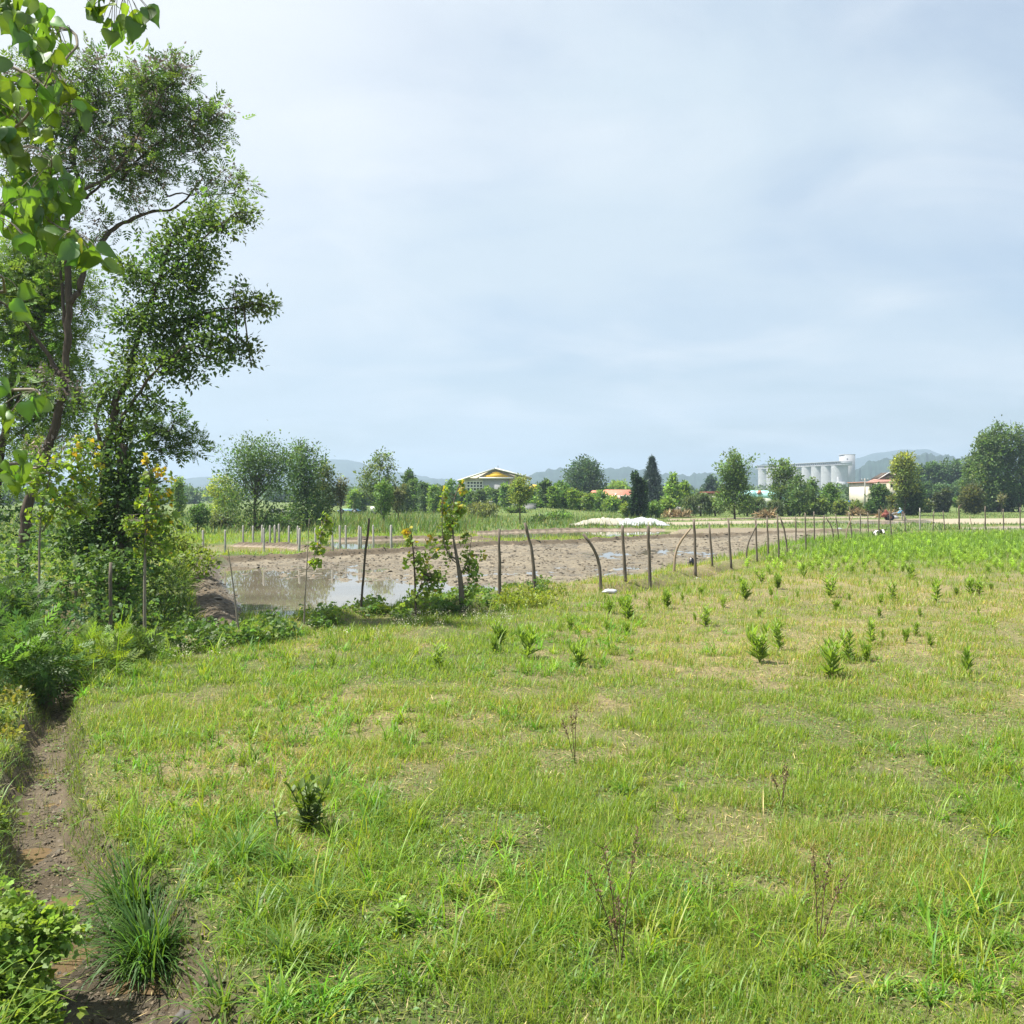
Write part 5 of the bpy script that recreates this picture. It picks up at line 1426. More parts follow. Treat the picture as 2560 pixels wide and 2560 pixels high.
def vehicle(name, lb, cat, u0, u1, vt, Y, z0, body, roof, cab_frac=.3, cabside=1, stripe=None):
    x0, x1 = at(u0, 1, Y)[0], at(u1, 1, Y)[0]; zt = at(1, vt, Y)[2]; b = np.array([(x0 + x1) / 2, Y, 0.])
    r = empty(name, b, lb, cat); Lx = x1 - x0; hb = z0 + (zt - z0) * .55
    part('body', body, r, lambda a: [a.prism([(x0, Y, z0), (x1, Y, z0), (x1, Y, hb * .97), (x1 - .1 * Lx, Y, hb), (x0 + .02 * Lx, Y, hb), (x0, Y, hb * .9)], (0, 1.9, 0))])
    c0, c1 = (x0 + .16 * Lx, x1 - .10 * Lx)
    part('cab', body if not stripe else stripe, r, lambda a: a.prism([(c0, Y + .08, hb), (c1, Y + .08, hb), (c1 - .05 * Lx, Y + .08, zt), (c0 + .04 * Lx, Y + .08, zt)], (0, 1.74, 0)))
    part('roof', roof, r, lambda a: a.box(c0 + .02 * Lx, c1 - .03 * Lx, Y, Y + 1.9, zt, zt + .12))
    for k in range(3):
        w0 = c0 + (c1 - c0) * (.08 + .3 * k); part('window', 'glass', r, lambda a: a.box(w0, w0 + (c1 - c0) * .24, Y + .03, Y + .07, hb + .1, zt - .12))
    for fx in (.2, .8): wheel(r, x0 + fx * Lx, Y, .38)
    return r


vehicle('blue_lorry', 'blue lorry with a pale roof half hidden by tall reeds', 'lorry', 842, 898, 1275, 126, .45, 'blue', 'turq')
vehicle('blue_car', 'blue car under the dark trees left of the reeds', 'car', 733, 756, 1284, 124, .35, 'blue', 'blue')
vehicle('white_car', 'grey white car glimpsed under the dark trees at far left', 'car', 705, 730, 1280, 128, .35, 'greywall', 'white')
vehicle('white_van', 'small white van at the far left under the spiky tree', 'van', 676, 700, 1280, 131, .4, 'white', 'white')
r = vehicle('yellow_tractor', 'white and yellow tractor with a white canopy roof beside the airy poplar', 'tractor', 928, 962, 1278, 122, .45, 'yellow', 'white')
r2 = part('canopy', 'white', r, lambda a: a.box(at(927, 1, 122)[0], at(942, 1, 122)[0], 121.9, 123.8, at(1, 1272, 122)[2], at(1, 1269.5, 122)[2]))
for uu in (930, 939): part('canopy_post', 'white', r, lambda a: a.add(*tube([(at(uu, 1, 122)[0], 122.2, 1.0), (at(uu, 1, 122)[0], 122.2, at(1, 1272, 122)[2])], .04, 6)))
part('front_hood', 'white', r, lambda a: a.box(at(927, 1, 122)[0], at(942, 1, 122)[0], 121.8, 121.97, .5, 1.1))
vehicle('small_truck', 'small blue and white truck among shrubs below the silo tower', 'truck', 2115, 2130, 1253, 150, .45, 'white', 'blue', stripe='blue')

# utility pole and wire
Yp = 150.0
b = at(2162, 1275, Yp); b[2] = 0
up = empty('utility_pole', b, 'grey concrete utility pole left of the red roofed house', 'pole')
part('shaft', 'conc', up, lambda a: a.add(*tube([(b[0], Yp, 0), (b[0], Yp, at(1, 1196, Yp)[2])], [.17, .10], 8)))
part('crossarm', 'wood', up, lambda a: a.box(b[0] - .6, b[0] + .6, Yp - .06, Yp + .06, at(1, 1200, Yp)[2] - .05, at(1, 1200, Yp)[2] + .05))
for s in (-.5, 0, .5): part('insulator', 'white', up, lambda a: a.add(*tube([(b[0] + s, Yp, at(1, 1200, Yp)[2] + .05), (b[0] + s, Yp, at(1, 1200, Yp)[2] + .22)], .05, 6)))
wz = at(1, 1199.5, Yp)[2]
wr = Acc()
for s in (-.5, .5):
    wr.add(*tube(spline([(b[0] + s, Yp, wz), (b[0] + 15, Yp + 8, wz - .5), (b[0] + 34, Yp + 18, wz + .1)], 12), .012, 4))
tag(wr.build('power_line', M['dark']), 'thin dark power line running right from the grey utility pole', 'wire')

# brush piles
for u, v, ru, rv, lb in ((2146, 1287, 22, 8, 'pile of dry cut branches left of the dark low bush'), (1916, 1291, 20, 8, 'heap of yellow dry brush under the weeping willows'), (2216, 1290, 18, 6, 'flat heap of dry branches behind the red tiller'), (1690, 1291, 46, 5, 'long low straw heap in front of the panel fence')):
    Y = H * F / (v + 3 - HZ); c = at(u, v, Y); ac = Acc(); s = Y / F
    Pn = ellip(c, (ru * s, 1.0, rv * s), 60, .2); Pn[:, 2] = np.abs(Pn[:, 2]) * .8
    cloud(ac, Pn, .18, 9, NARROW, .7, (.30, .23, .12), up=.1, cv=.3)
    o = ac.build('brush_pile', M['straw']); tag(o, lb, 'brush pile', 'brush piles before the far gardens')

# plastic sheets over the soil heap
def sheet(name, pts, Y, dep, mat, lb, seed):
    us = np.linspace(pts[0][0], pts[-1][0], 64); vt = np.interp(us, [p[0] for p in pts], [p[1] for p in pts])
    s = Y / F; prof = np.linspace(0, 1, 17); R = []
    for t in prof:
        f = math.sin(math.pi * min(1, t * 1.02)) ** .7
        y = Y - dep * .5 + dep * t + 0 * us
        z0 = np.maximum((1313 - vt) * s, .05)
        wr_ = .22 * (fbm(us / 7 + t * 3, t * 6 + us * 0, 1.0, 3, seed) - .5) * 2
        z = z0 * f + wr_ * (.3 + f) * np.minimum(z0, 1) + .04
        hem = (t == 0) * (.25 * (fbm(us / 16, us * 0, 1.0, 2, seed + 1) - .5))
        R.append(np.stack([(us - 1280) * s, y + hem * 3, np.maximum(z, .02)], -1))
    V = np.vstack(R); n = len(us); i = np.arange(16)[:, None] * n; j = np.arange(n - 1)[None]
    Q = np.stack([i + j, i + j + 1, i + n + j + 1, i + n + j], -1).reshape(-1, 4)
    o = link(name, raw_mesh(name, V, Q, None, True), M[mat]); sm = o.modifiers.new('thick', 'SOLIDIFY'); sm.thickness = .015
    return tag(o, lb, 'sheet')


sheet('plastic_sheet', [(1424, 1312), (1445, 1308), (1462, 1302), (1480, 1298), (1502, 1295.5), (1530, 1298), (1552, 1297), (1566, 1300)], 79.0, 3.2, 'tarpb', 'beige plastic sheet draped over the left part of the soil heap', 2)
sheet('plastic_sheet', [(1542, 1309), (1555, 1300), (1566, 1297), (1580, 1299), (1598, 1296), (1620, 1295.5), (1640, 1299), (1656, 1305), (1668, 1311)], 78.6, 3.4, 'tarpw', 'white plastic sheet with wavy hem over the right part of the soil heap', 5)
ac = Acc(); us = np.linspace(1436, 1664, 40)
V = []; s = 79.5 / F
for t in np.linspace(0, 1, 9):
    for u in us:
        f = math.sin(math.pi * t) ** .8 * math.sin(math.pi * (u - 1436) / 228) ** .4
        V.append(((u - 1280) * s, 78.0 + 3.0 * t, .38 * f - .05))
i = np.arange(8)[:, None] * 40; j = np.arange(39)[None]
ac.add(V, np.stack([i + j, i + j + 1, i + 40 + j + 1, i + 40 + j], -1).reshape(-1, 4))
tag(ac.build('soil_heap', M['soil'], None, True), 'low brown soil heap under the beige and white plastic sheets', 'soil heap')


# ================================================================== fence posts
def post(pts, r, mat, label, group, name='fence_post', cat='post', flat=False, sides=8):
    b = g(*pts[0]); b[2] = hgt(b[0], b[1]); Y = b[1]
    p = [b - (0, 0, .15)] + [at(u, v, Y) for u, v in pts[1:]]
    r = r * .84; p = np.array(p); p[1:, 1] += rng.normal(0, .02, len(p) - 1)
    q = spline(p, 9 if len(p) > 2 else 6)
    q[1:-1] += rng.normal(0, r * .12, (len(q) - 2, 3))
    a = Acc(); rad = r * np.linspace(1.08, .88, len(q)) * (1 + .07 * rng.normal(size=len(q)))
    if flat: rad = np.full(len(q), r)
    V, T = tube(q, rad, sides)
    a.add(V, T)
    o = link(name, None); D.objects.remove(o)
    V = np.vstack(a.V) - b
    me = raw_mesh(name, V, [np.vstack(a.T)], None, not flat)
    o = link(name, me, M[mat], None, b)
    return tag(o, label, cat, group)


FG = 'wooden posts along the field fence'
posts = [
    ([(190, 1535), (189, 1371)], .042, 'wood', 'grey post standing deepest in the brambles at the left edge'),
    ([(276, 1600), (277, 1406)], .040, 'wood', 'grey post at the foot of the brambles beside the lime green clump'),
    ([(901, 1537), (908, 1440), (923, 1296)], .030, 'bark', 'thin dark stick post leaning right, between the leaf flag sapling and the orange tipped sapling'),
    ([(1249, 1506), (1248, 1322)], .045, 'wood', 'upright dark post directly right of the leafy young tree'),
    ([(1338, 1484), (1331, 1390), (1312, 1307)], .052, 'wood', 'tall post bowed to the left at its top beside the yellow green herbs'),
    ([(1503, 1480), (1500, 1425), (1488, 1380), (1458, 1335)], .048, 'wood', 'strongly crooked post bending far left beside the white rag'),
    ([(1564, 1466), (1560, 1390), (1556, 1314)], .055, 'wood', 'thick straight post in front of the white plastic sheet, left one of two'),
    ([(1626, 1465), (1623, 1390), (1620, 1315)], .055, 'wood', 'thick straight post in front of the white plastic sheet, right one of two'),
    ([(1686, 1441), (1687, 1395), (1698, 1360), (1727, 1320)], .045, 'wood2', 'pale crooked pole bending right beside the black bag'),
    ([(1739, 1437), (1738, 1365), (1736, 1298)], .055, 'wood', 'thick straight post with the black bag at its foot'),
    ([(1782, 1423), (1773, 1308)], .046, 'wood', 'first straight post right of the post with the black bag'),
    ([(1829, 1417), (1820, 1296)], .050, 'wood', 'second straight post right of the post with the black bag'),
    ([(1865, 1405), (1869, 1362), (1893, 1310)], .040, 'wood', 'post bent right so its top crosses the next straight post'),
    ([(1893, 1404), (1889, 1295)], .046, 'wood', 'straight post touched by the top of a bent one'),
    ([(1922, 1398), (1918, 1292)], .046, 'wood', 'first straight post right of the crossing pair'),
    ([(1948, 1391), (1943, 1286)], .050, 'wood', 'second straight post right of the crossing pair'),
    ([(1970, 1385), (1963, 1335), (1950, 1293)], .046, 'wood', 'post leaning left at its top, before the leafy silo trees'),
    ([(1990, 1370), (1989, 1291)], .042, 'wood', 'first straight post right of the left leaning one'),
    ([(2015, 1374), (2013, 1282)], .046, 'wood', 'second straight post right of the left leaning one'),
    ([(2037, 1364), (2035, 1279)], .044, 'wood', 'third straight post right of the left leaning one'),
    ([(2060, 1362), (2060, 1288)], .044, 'wood', 'fourth straight post right of the left leaning one'),
    ([(2084, 1357), (2080, 1322), (2066, 1294)], .044, 'wood', 'small post bowed left, left of the pale forked looking pole'),
    ([(2098, 1354), (2089, 1285)], .040, 'wood', 'slightly tilted post just left of the pale bowed pole'),
    ([(2114, 1356), (2117, 1325), (2132, 1290)], .040, 'wood2', 'pale thin bowed pole crossing a dark leaning post below the silos'),
    ([(2132, 1351), (2122, 1280)], .046, 'wood', 'dark leaning post crossed by the pale bowed pole'),
    ([(2151, 1344), (2151, 1284)], .040, 'wood', 'first post right of the crossed dark leaning post'),
    ([(2171, 1344), (2169, 1281)], .040, 'wood', 'second post right of the crossed dark leaning post'),
    ([(2197, 1342), (2197, 1273)], .052, 'wood', 'thick dark post right behind the head of the calf'),
    ([(2230, 1344), (2224, 1277)], .046, 'wood', 'tilted post just left of the red tiller, right of the calf'),
    ([(2265, 1339), (2261, 1287)], .040, 'wood', 'post just right of the person in blue'),
    ([(2300, 1332), (2300, 1270)], .050, 'conc', 'pale straight post below the dark bush at the right'),
    ([(2332, 1332), (2335, 1278)], .040, 'wood', 'post below the small dark cypresses on the right'),
    ([(2363, 1327), (2358, 1277)], .040, 'wood', 'tilted post right of the small dark cypresses'),
    ([(2399, 1327), (2397, 1275), (2399, 1266), (2404, 1262)], .060, 'bark', 'stout dark post with a hooked tip bent right'),
    ([(2433, 1329), (2425, 1290)], .028, 'wood2', 'very thin pale leaning stick right of the hooked post'),
    ([(2463, 1331), (2463, 1265)], .050, 'wood', 'first straight dark post left of the right edge group, below the big trees'),
    ([(2509, 1331), (2508, 1272)], .046, 'wood', 'second last dark post before the right edge'),
    ([(2551, 1330), (2551, 1268)], .050, 'wood', 'last dark post at the right edge of the view'),
]
for pts, r, mt, lb in posts:
    post(pts, r, mt, lb, FG)

conc = [(508, 1363, 1325), (563, 1394, 1324), (608, 1360, 1313), (633, 1358, 1314), (655, 1361, 1312), (660, 1386, 1320), (675, 1361, 1313), (687, 1361, 1312), (698, 1361, 1309), (722, 1361, 1314), (744, 1362, 1314), (748, 1384, 1320),
        (789, 1369, 1319), (801, 1356, 1315), (832, 1382, 1318), (850, 1374, 1313), (865, 1376, 1313), (897, 1377, 1314), (902, 1377, 1317), (934, 1377, 1312), (978, 1374, 1312)]
front = [c for c in conc if c[1] >= 1380]; back = [c for c in conc if c[1] < 1380]
for lst, nm in ((front, 'front row along the mud bank'), (back, 'back row behind the algae pond')):
    for k, (u, vb, vt) in enumerate(lst):
        b = g(u, vb); w_ = .045 if lst is front else .048
        gz = hgt(b[0], b[1]); z1 = at(1, vt, b[1])[2]
        a = Acc(); hh = z1 - gz; tl = rng.normal(0, .012, 2)
        V = []
        for z, ww in ((-.2, w_), (hh - .07, w_ * .92), (hh, w_ * .35)):
            for sx, sy in ((-1, -1), (1, -1), (1, 1), (-1, 1)): V.append((sx * ww + tl[0] * z, sy * ww + tl[1] * z, z))
        T_ = [(i0 * 4 + i, i0 * 4 + (i + 1) % 4, i0 * 4 + 4 + (i + 1) % 4, i0 * 4 + 4 + i) for i0 in (0, 1) for i in range(4)] + [(8, 9, 10, 11)]
        o = link('concrete_post', raw_mesh('concrete_post', V, [np.array(T_)]), M['conc'], None, (b[0], b[1], gz)); o.rotation_euler = (0, 0, rng.uniform(0, .5))
        tag(o, f'{ORD[k]} white concrete post from the left in the {nm}' , 'post', 'white concrete posts by the ponds')

# ------------------------------------------------------------------ litter at the fence foot
def crumple(name, c, r, mat, lb, cat, seed, drop=None):
    rr = np.random.default_rng(seed); n = 14; m_ = 9; V = []
    for i in range(m_):
        ph = math.pi * i / (m_ - 1)
        for j in range(n):
            th_ = 2 * math.pi * j / n; k = 1 + .35 * (rr.random() - .5) + .15 * math.sin(3 * th_ + 2 * ph)
            V.append((r[0] * k * math.sin(ph) * math.cos(th_), r[1] * k * math.sin(ph) * math.sin(th_), r[2] * (k * math.cos(ph) + .75)))
    i = np.arange(m_ - 1)[:, None] * n; j = np.arange(n)[None]; j2 = (j + 1) % n
    Q = np.stack([i + j, i + n + j, i + n + j2, i + j2], -1).reshape(-1, 4)
    return tag(link(name, raw_mesh(name, V, [Q]), M[mat], None, c), lb, cat)


q = gh(1729, 1424); crumple('plastic_bag', q, (.10, .09, .17), 'blackbag', 'black plastic bag hung low on the thick fence post', 'bag', 4)
q = gh(1523, 1484); crumple('plastic_rag', q, (.19, .12, .06), 'tarpw', 'crumpled white plastic rag lying at the foot of the crooked post', 'rag', 9)
q = gh(2098, 1322); crumple('plastic_rag', q, (.22, .16, .06), 'tarpw', 'small white plastic scrap on the grass strip below the silos', 'rag', 12)
q = gh(1743, 1441); crumple('plastic_rag', q, (.13, .09, .04), 'conc', 'flat pale scrap at the foot of the post with the black bag', 'rag', 15)
q = at(460, 2388, 4.9); q[2] = hgt(q[0], q[1]); crumple('stone', q + (0, 0, .0), (.055, .05, .035), 'pebble', 'smooth grey stone half buried beside the dark grass clump', 'stone', 19)

# ================================================================== weeds
def weed_mesh(seed, stems, height, spread, nl, llen, ang0, narrow=True, cmul=1.0):
    r = np.random.default_rng(seed); st = Acc(); lv = Acc()
    for s in range(stems):
        a = r.uniform(0, 6.28); e = np.array([math.cos(a) * spread * r.random(), math.sin(a) * spread * r.random(), height * r.uniform(.5, 1) ** .7])
        p = spline([(0, 0, -.03), e * .45 + np.array([0, 0, .06 * height]), e], 7); st.add(*tube(p, np.linspace(.008, .003, 7), 5), (.10, .15, .04))
        n = nl; t = np.sort(r.uniform(.06, 1, n)); az = np.arange(n) * 2.4 + r.uniform(0, 6)
        pos = np.stack([np.interp(t, np.linspace(0, 1, 7), p[:, k]) for k in range(3)], -1)
        up = np.tan(ang0 + .5 * t + r.normal(0, .15, n))
        d = nrm(np.stack([np.cos(az), np.sin(az), up], -1)); nn = np.array([[0, 0, 1.]]) + r.normal(0, .3, (n, 3)) + .3 * np.stack([-np.cos(az), -np.sin(az), 0 * az], -1)
        L_ = llen * (1.05 - .4 * t) * np.exp(r.normal(0, .15, n))
        c = np.array([.19, .29, .042]) * (.85 + .5 * t)[:, None] * np.exp(r.normal(0, .15, (n, 1))) * cmul
        tp = NARROW if narrow else OVAL
        lv.add(*scatter(tp, pos, basis(d, nn), np.stack([L_ * (1.25 if narrow else .8), L_, L_], -1), c))
    return st, lv


kinds = {'bushy': (3, 7, 1.0, .5, 15, .40, .7), 'spire': (5, 4, 1.0, .24, 20, .38, .75), 'round': (8, 11, 1.0, .55, 16, .42, .8), 'thin': (11, 2, 1.0, .14, 16, .40, 1.0),
         'bushyb': (43, 8, 1.0, .6, 13, .36, .6), 'spireb': (45, 5, 1.0, .32, 17, .34, .7), 'bushyc': (47, 5, 1.0, .42, 17, .44, .8)}
weed_src = {}


def weed(u, v, hpx, kind, label, group, wid=1.0):
    b = gh(u, v); s = hpx * b[1] / F
    if kind not in weed_src:
        r = empty('weed_plant', b, label, 'weed', group)
        st, lv = weed_mesh(*kinds[kind]); st.build('stem', M['leaf'], r, local=True); lv.build('leaves', M['leaf'], r, local=True)
        weed_src[kind] = r; r.scale = (s * wid, s * wid, s)
        return r
    return dup(weed_src[kind], b, rng.uniform(0, 6.28), (s * wid, s * wid, s), label, group)


WG = 'green weeds standing in the dry field'
named = [
    (1571, 1552, 68, 'bushy', 'dark bushy weed below the left thick fence post, largest near the fence'), (1566, 1583, 30, 'round', 'low bright weed tuft just below the dark bushy weed near the fence'),
    (1522, 1533, 42, 'bushy', 'bushy weed left of the dark bushy weed near the fence'), (1623, 1525, 36, 'thin', 'thin weed right of the dark bushy weed near the fence'),
    (1667, 1522, 48, 'round', 'rounded weed below the pale crooked pole'), (1706, 1505, 32, 'thin', 'small pale weed below the post with the black bag'), (1752, 1486, 22, 'round', 'tiny bright round weed near the fence, right of the black bag'),
    (1807, 1519, 32, 'bushy', 'small bushy weed alone in the middle of the dry field'), (1865, 1500, 55, 'bushy', 'two tiered weed below the crossing pair of posts'), (1763, 1566, 52, 'bushy', 'light green bushy weed left of centre in the dry field'),
    (1900, 1656, 90, 'bushy', 'big bushy weed, left of the group of five tall weeds'), (1947, 1626, 78, 'spire', 'dark spire weed behind the big bushy weed'), (2073, 1692, 110, 'spire', 'tallest leafy spire weed, nearest of the group of five'),
    (2120, 1651, 78, 'spire', 'slim spire weed right of the tallest spire'), (2167, 1654, 48, 'round', 'bright lime round weed at the right of the group of five'), (2175, 1615, 66, 'spire', 'dark upright weed behind the bright lime round weed'),
    (2419, 1684, 84, 'thin', 'thin bare stemmed weed alone at the right'), (2073, 1492, 58, 'bushy', 'bright full weed in the far middle of the dry field'), (2090, 1527, 28, 'round', 'low reddish based weed below the bright full weed'),
    (2232, 1503, 48, 'spire', 'narrow weed right of the bright full weed'), (2202, 1511, 26, 'bushy', 'small weed at the left of the narrow weed'), (2342, 1506, 62, 'spire', 'bright lime spire weed in the right far field'),
    (2427, 1489, 52, 'spire', 'dark narrow weed, left of a close pair at the right'), (2449, 1486, 46, 'bushy', 'dark bushy weed, right of a close pair at the right'), (2276, 1448, 46, 'spire', 'upright weed at the lower edge of the dense green patch'),
    (2158, 1421, 26, 'bushy', 'small weed at the left lower edge of the dense green patch'), (2010, 1445, 50, 'thin', 'tall thin weed at the left of the far field'), (1906, 1459, 38, 'bushy', 'spreading weed below the bent crossing post'),
    (1944, 1473, 38, 'round', 'wide low weed right of the spreading weed'), (2446, 1539, 26, 'thin', 'little weed below the close pair at the right'), (1317, 1647, 98, 'spire', 'tall dark weed with a bushy foot in the centre field'),
    (1251, 1614, 52, 'round', 'bright bushy weed left of the tall dark centre weed'), (1234, 1630, 40, 'round', 'lower bright weed in front of the bright bushy weed'), (1091, 1676, 66, 'bushy', 'dark footed weed at the left of the centre field'),
    (1449, 1668, 64, 'bushy', 'bright topped dark footed weed right of the tall dark centre weed'), (832, 1672, 56, 'thin', 'sparse dull weed left of the centre field'), (1425, 1577, 34, 'round', 'small round weed near the yellow green herbs'),
    (525, 1850, 42, 'bushy', 'small dark tufted weed with its shadow near the ditch')]
for kk_, (u, v, h_, k_, lb) in enumerate(named):
    if k_ in ('bushy', 'spire') and kk_ % 2: k_ += 'b'
    elif k_ == 'bushy' and kk_ % 4 == 2: k_ += 'c'
    weed(u, v, h_, k_, lb, WG, 1.0 if k_ != 'round' else .9)
used = [(n[0], n[1]) for n in named]
cnt = 0
while cnt < 26:
    u, v = rng.uniform(1420, 2540), rng.uniform(1425, 1640)
    if np.interp(u, [p[0] for p in FENCE_PX], [p[1] for p in FENCE_PX]) + 18 > v or min(abs(u - a) + abs(v - b_) for a, b_ in used) < 34: continue
    if rng.random() < (v - 1425) / 260: continue
    used.append((u, v)); cnt += 1
    weed(u, v, rng.uniform(14, 24) * (1 + (v - 1425) / 300), ['bushy', 'thin', 'round'][cnt % 3], 'little inconspicuous green weed scattered in the dry far field', 'little weeds in the far field', .8)
# the dense weed patch at the far right: nobody could count it
st, lv = weed_mesh(21, 3, 1.0, .25, 26, .36, .5)
Vs = np.vstack(lv.V); Ts = np.vstack(lv.T); Cs = np.vstack(lv.C)
n = 2600; uu = rng.uniform(1700, 2680, n); vv = 1332 + 118 * rng.random(n) ** 1.5
lim = np.interp(uu, [p[0] for p in FENCE_PX], [p[1] for p in FENCE_PX]) + 5
dn = (1 - sst(1372, 1452, vv + 30 * (fbm(uu / 60, vv / 25, 1.0, 2, 1) - .5))) * (.25 + .75 * sst(1850, 2150, uu))
k = (vv > lim) & (rng.random(n) < dn) & ((vv > 1350) | (np.abs(uu - 2206) > 16)); uu, vv = uu[k], vv[k]; n = len(uu)
Yy = H * F / (vv - HZ); Xx = (uu - 1280) * Yy / F; gi = ground_info(Xx, Yy)
az = rng.uniform(0, 6.28, n); R = np.zeros((n, 3, 3)); R[:, 0, 0] = np.cos(az); R[:, 0, 1] = -np.sin(az); R[:, 1, 0] = np.sin(az); R[:, 1, 1] = np.cos(az); R[:, 2, 2] = 1
S = rng.uniform(.14, .36, n); V, T_, _ = scatter((Vs, Ts), np.stack([Xx, Yy, gi['h']], -1), R, S)
Cc = np.tile(Cs, (n, 1)) * np.repeat(jit((1.05, 1.15, .95), n, .18, .08), len(Vs), 0) ** 1
tint = jit((1.0, 1.0, 1.0), n, .0, .0)
Cc = np.tile(Cs, (n, 1)) * np.repeat(np.exp(rng.normal(.1, .2, (n, 1))), len(Vs), 0)
tag(link('dense_weeds', raw_mesh('dense_weeds', V, T_, Cc), M['leaf']), kind='stuff')

# broad leaved plant near the ditch and dead stalks
b = gh(775, 2076); r = empty('leafy_plant', b, 'dark leafy plant with broad pointed leaves at the lower left of the field', 'plant')
st, lv = weed_mesh(31, 7, .42, .26, 12, .13, .45, False, .55); st.build('stem', M['leaf'], r, local=True); lv.build('leaves', M['leaf'], r, local=True)
b = gh(698, 2090); r = empty('leafy_plant', b, 'small pale leaved plant left of the dark leafy plant', 'plant')
st, lv = weed_mesh(33, 2, .30, .10, 8, .10, .1, False); st.build('stem', M['stick'], r, local=True); lv.build('leaves', M['leaf'], r, local=True)
b = gh(1000, 2330); r = empty('leafy_plant', b, 'small bright broad leaved plant at the lower centre of the field', 'plant')
st, lv = weed_mesh(35, 3, .16, .08, 9, .10, .2, False); st.build('stem', M['leaf'], r, local=True); lv.build('leaves', M['leaf'], r, local=True)
M['deadstem'] = mat_std('dead_stem', (.12, .075, .045), .9, 20, .3)
for u, v, hpx, seed, lb in ((1552, 2410, 335, 1, 'tall brown dead weed stalk in the lower centre field'), (1437, 1912, 150, 2, 'thin brown dead stalk in the middle of the field'), (2046, 2372, 270, 3, 'sparse reddish dead stalk at the lower right of the field'), (1955, 2015, 110, 4, 'short faded brown stalk above the sparse reddish one')):
    b = gh(u, v); hh = hpx * b[1] / F; rr = np.random.default_rng(seed + 40)
    r = empty('dead_stalk', b, lb, 'dead weed', 'dead weed stalks'); st = Acc(); sd_ = Acc()
    for s in range(5 if seed == 1 else 3):
        a_ = rr.uniform(0, 6.28); e = np.array([math.cos(a_) * .13 * hh * (1 + (s > 1)), math.sin(a_) * .1 * hh, hh * (1 - .16 * s)])
        p = spline([(0, 0, -.03), e * .5 + np.array([0, 0, .08 * hh]), e], 10); st.add(*tube(p, np.linspace(.004, .0014, 10), 5))
        for k in range(9):
            q = p[3 + rr.integers(0, 7)]; e2 = q + np.array([rr.normal(0, .035), rr.normal(0, .035), rr.uniform(.03, .09)]) * (hh / .7); st.add(*tube([q, e2], [.002, .001], 3))
        Pq = np.repeat(spline(p[5:], 22), 2, 0); sd_.add(*scatter(LEAF, Pq + rr.normal(0, .008, (44, 3)), basis(rdir(44, .6, rr), rdir(44, .2, rr)), rr.uniform(.014, .024, 44), jit((.19, .13, .07), 44, .2, .1))); sd_.build('seed_head', M['straw'], r, local=True); sd_ = Acc()
    st.build('stalk', M['deadstem'], r, local=True)

# dark grass clumps hanging over the ditch edge
for u, v, n_, ln, c, lb, sp in ((338, 2190, 380, .42, (.085, .175, .030), 'dark green grass clump at the ditch edge, farther of two', .15), (372, 2285, 440, .44, (.078, .165, .030), 'dark green grass clump overhanging the bare mud, nearer of two', .17), (600, 2150, 110, .36, (.13, .235, .04), 'arching light green grass clump right of the dark clumps', .14),
                                (720, 2180, 70, .30, (.12, .22, .038), 'smaller arching grass clump beside the dark leafy plant', .10), (640, 2320, 90, .28, (.15, .245, .04), 'bright grass clump right of the nearer dark clump', .13), (800, 2280, 70, .30, (.12, .21, .035), 'spiky grass clump at the lower left centre', .10), (720, 2420, 90, .32, (.14, .235, .04), 'loose bright grass clump near the bottom edge', .14), (560, 2480, 80, .26, (.13, .22, .04), 'low grass clump near the bottom edge by the bare mud', .14)):
    b = gh(u, v); b[2] += .01; ac = Acc()
    P_ = np.zeros((n_, 3)); rr_ = np.abs(rng.normal(0, sp * .6, n_)); aa = rng.uniform(0, 6.28, n_); P_[:, 0] = rr_ * np.cos(aa); P_[:, 1] = rr_ * np.sin(aa)
    az_ = aa + rng.normal(0, .5, n_)
    blades(ac, WB, P_, ln * np.exp(rng.normal(-.1, .3, n_)), rng.uniform(.009, .016, n_), jit(c, n_, .2, .1), .62, az_)
    for k in range(len(ac.V)): ac.V[k][:, 2] = np.maximum(ac.V[k][:, 2], -.16)
    o = ac.build('grass_clump', M['grass']); o.location = b; tag(o, lb, 'grass clump', 'broad bladed grass clumps by the ditch')

# ================================================================== calf, person, tiller
def skin_obj(name, nodes, edges, mat, parent, loc=(0, 0, 0), sub=2):
    me = D.meshes.new(name); me.from_pydata([n[:3] for n in nodes], edges, []); o = link(name, me, mat, parent, loc)
    sk = o.modifiers.new('skin', 'SKIN'); sk.use_smooth_shade = True
    for v_, n in zip(me.skin_vertices[0].data, nodes): v_.radius = (n[3], n[4] if len(n) > 4 else n[3])
    me.skin_vertices[0].data[0].use_root = True
    ss = o.modifiers.new('sub', 'SUBSURF'); ss.levels = sub; ss.render_levels = sub
    return o


b = g(2206, 1346); b[2] = hgt(b[0], b[1])
cf = empty('calf', b, 'black and white calf lying in the weeds by the fence, head towards the viewer', 'calf')
m, nt, out = newmat('calf_hide'); L = nt.links.new
bs = nd(nt, 'ShaderNodeBsdfPrincipled', i_Roughness=.8); tc = nt.nodes.new('ShaderNodeTexCoord'); sxz = nt.nodes.new('ShaderNodeSeparateXYZ'); L(tc.outputs['Object'], sxz.inputs[0])
ab = nd(nt, 'ShaderNodeMath', operation='ABSOLUTE'); L(sxz.outputs[0], ab.inputs[0])
lt = nd(nt, 'ShaderNodeMath', operation='LESS_THAN'); lt.inputs[1].default_value = .052; L(ab.outputs[0], lt.inputs[0])
l2 = nd(nt, 'ShaderNodeMath', operation='LESS_THAN'); l2.inputs[1].default_value = -.02; L(sxz.outputs[1], l2.inputs[0])
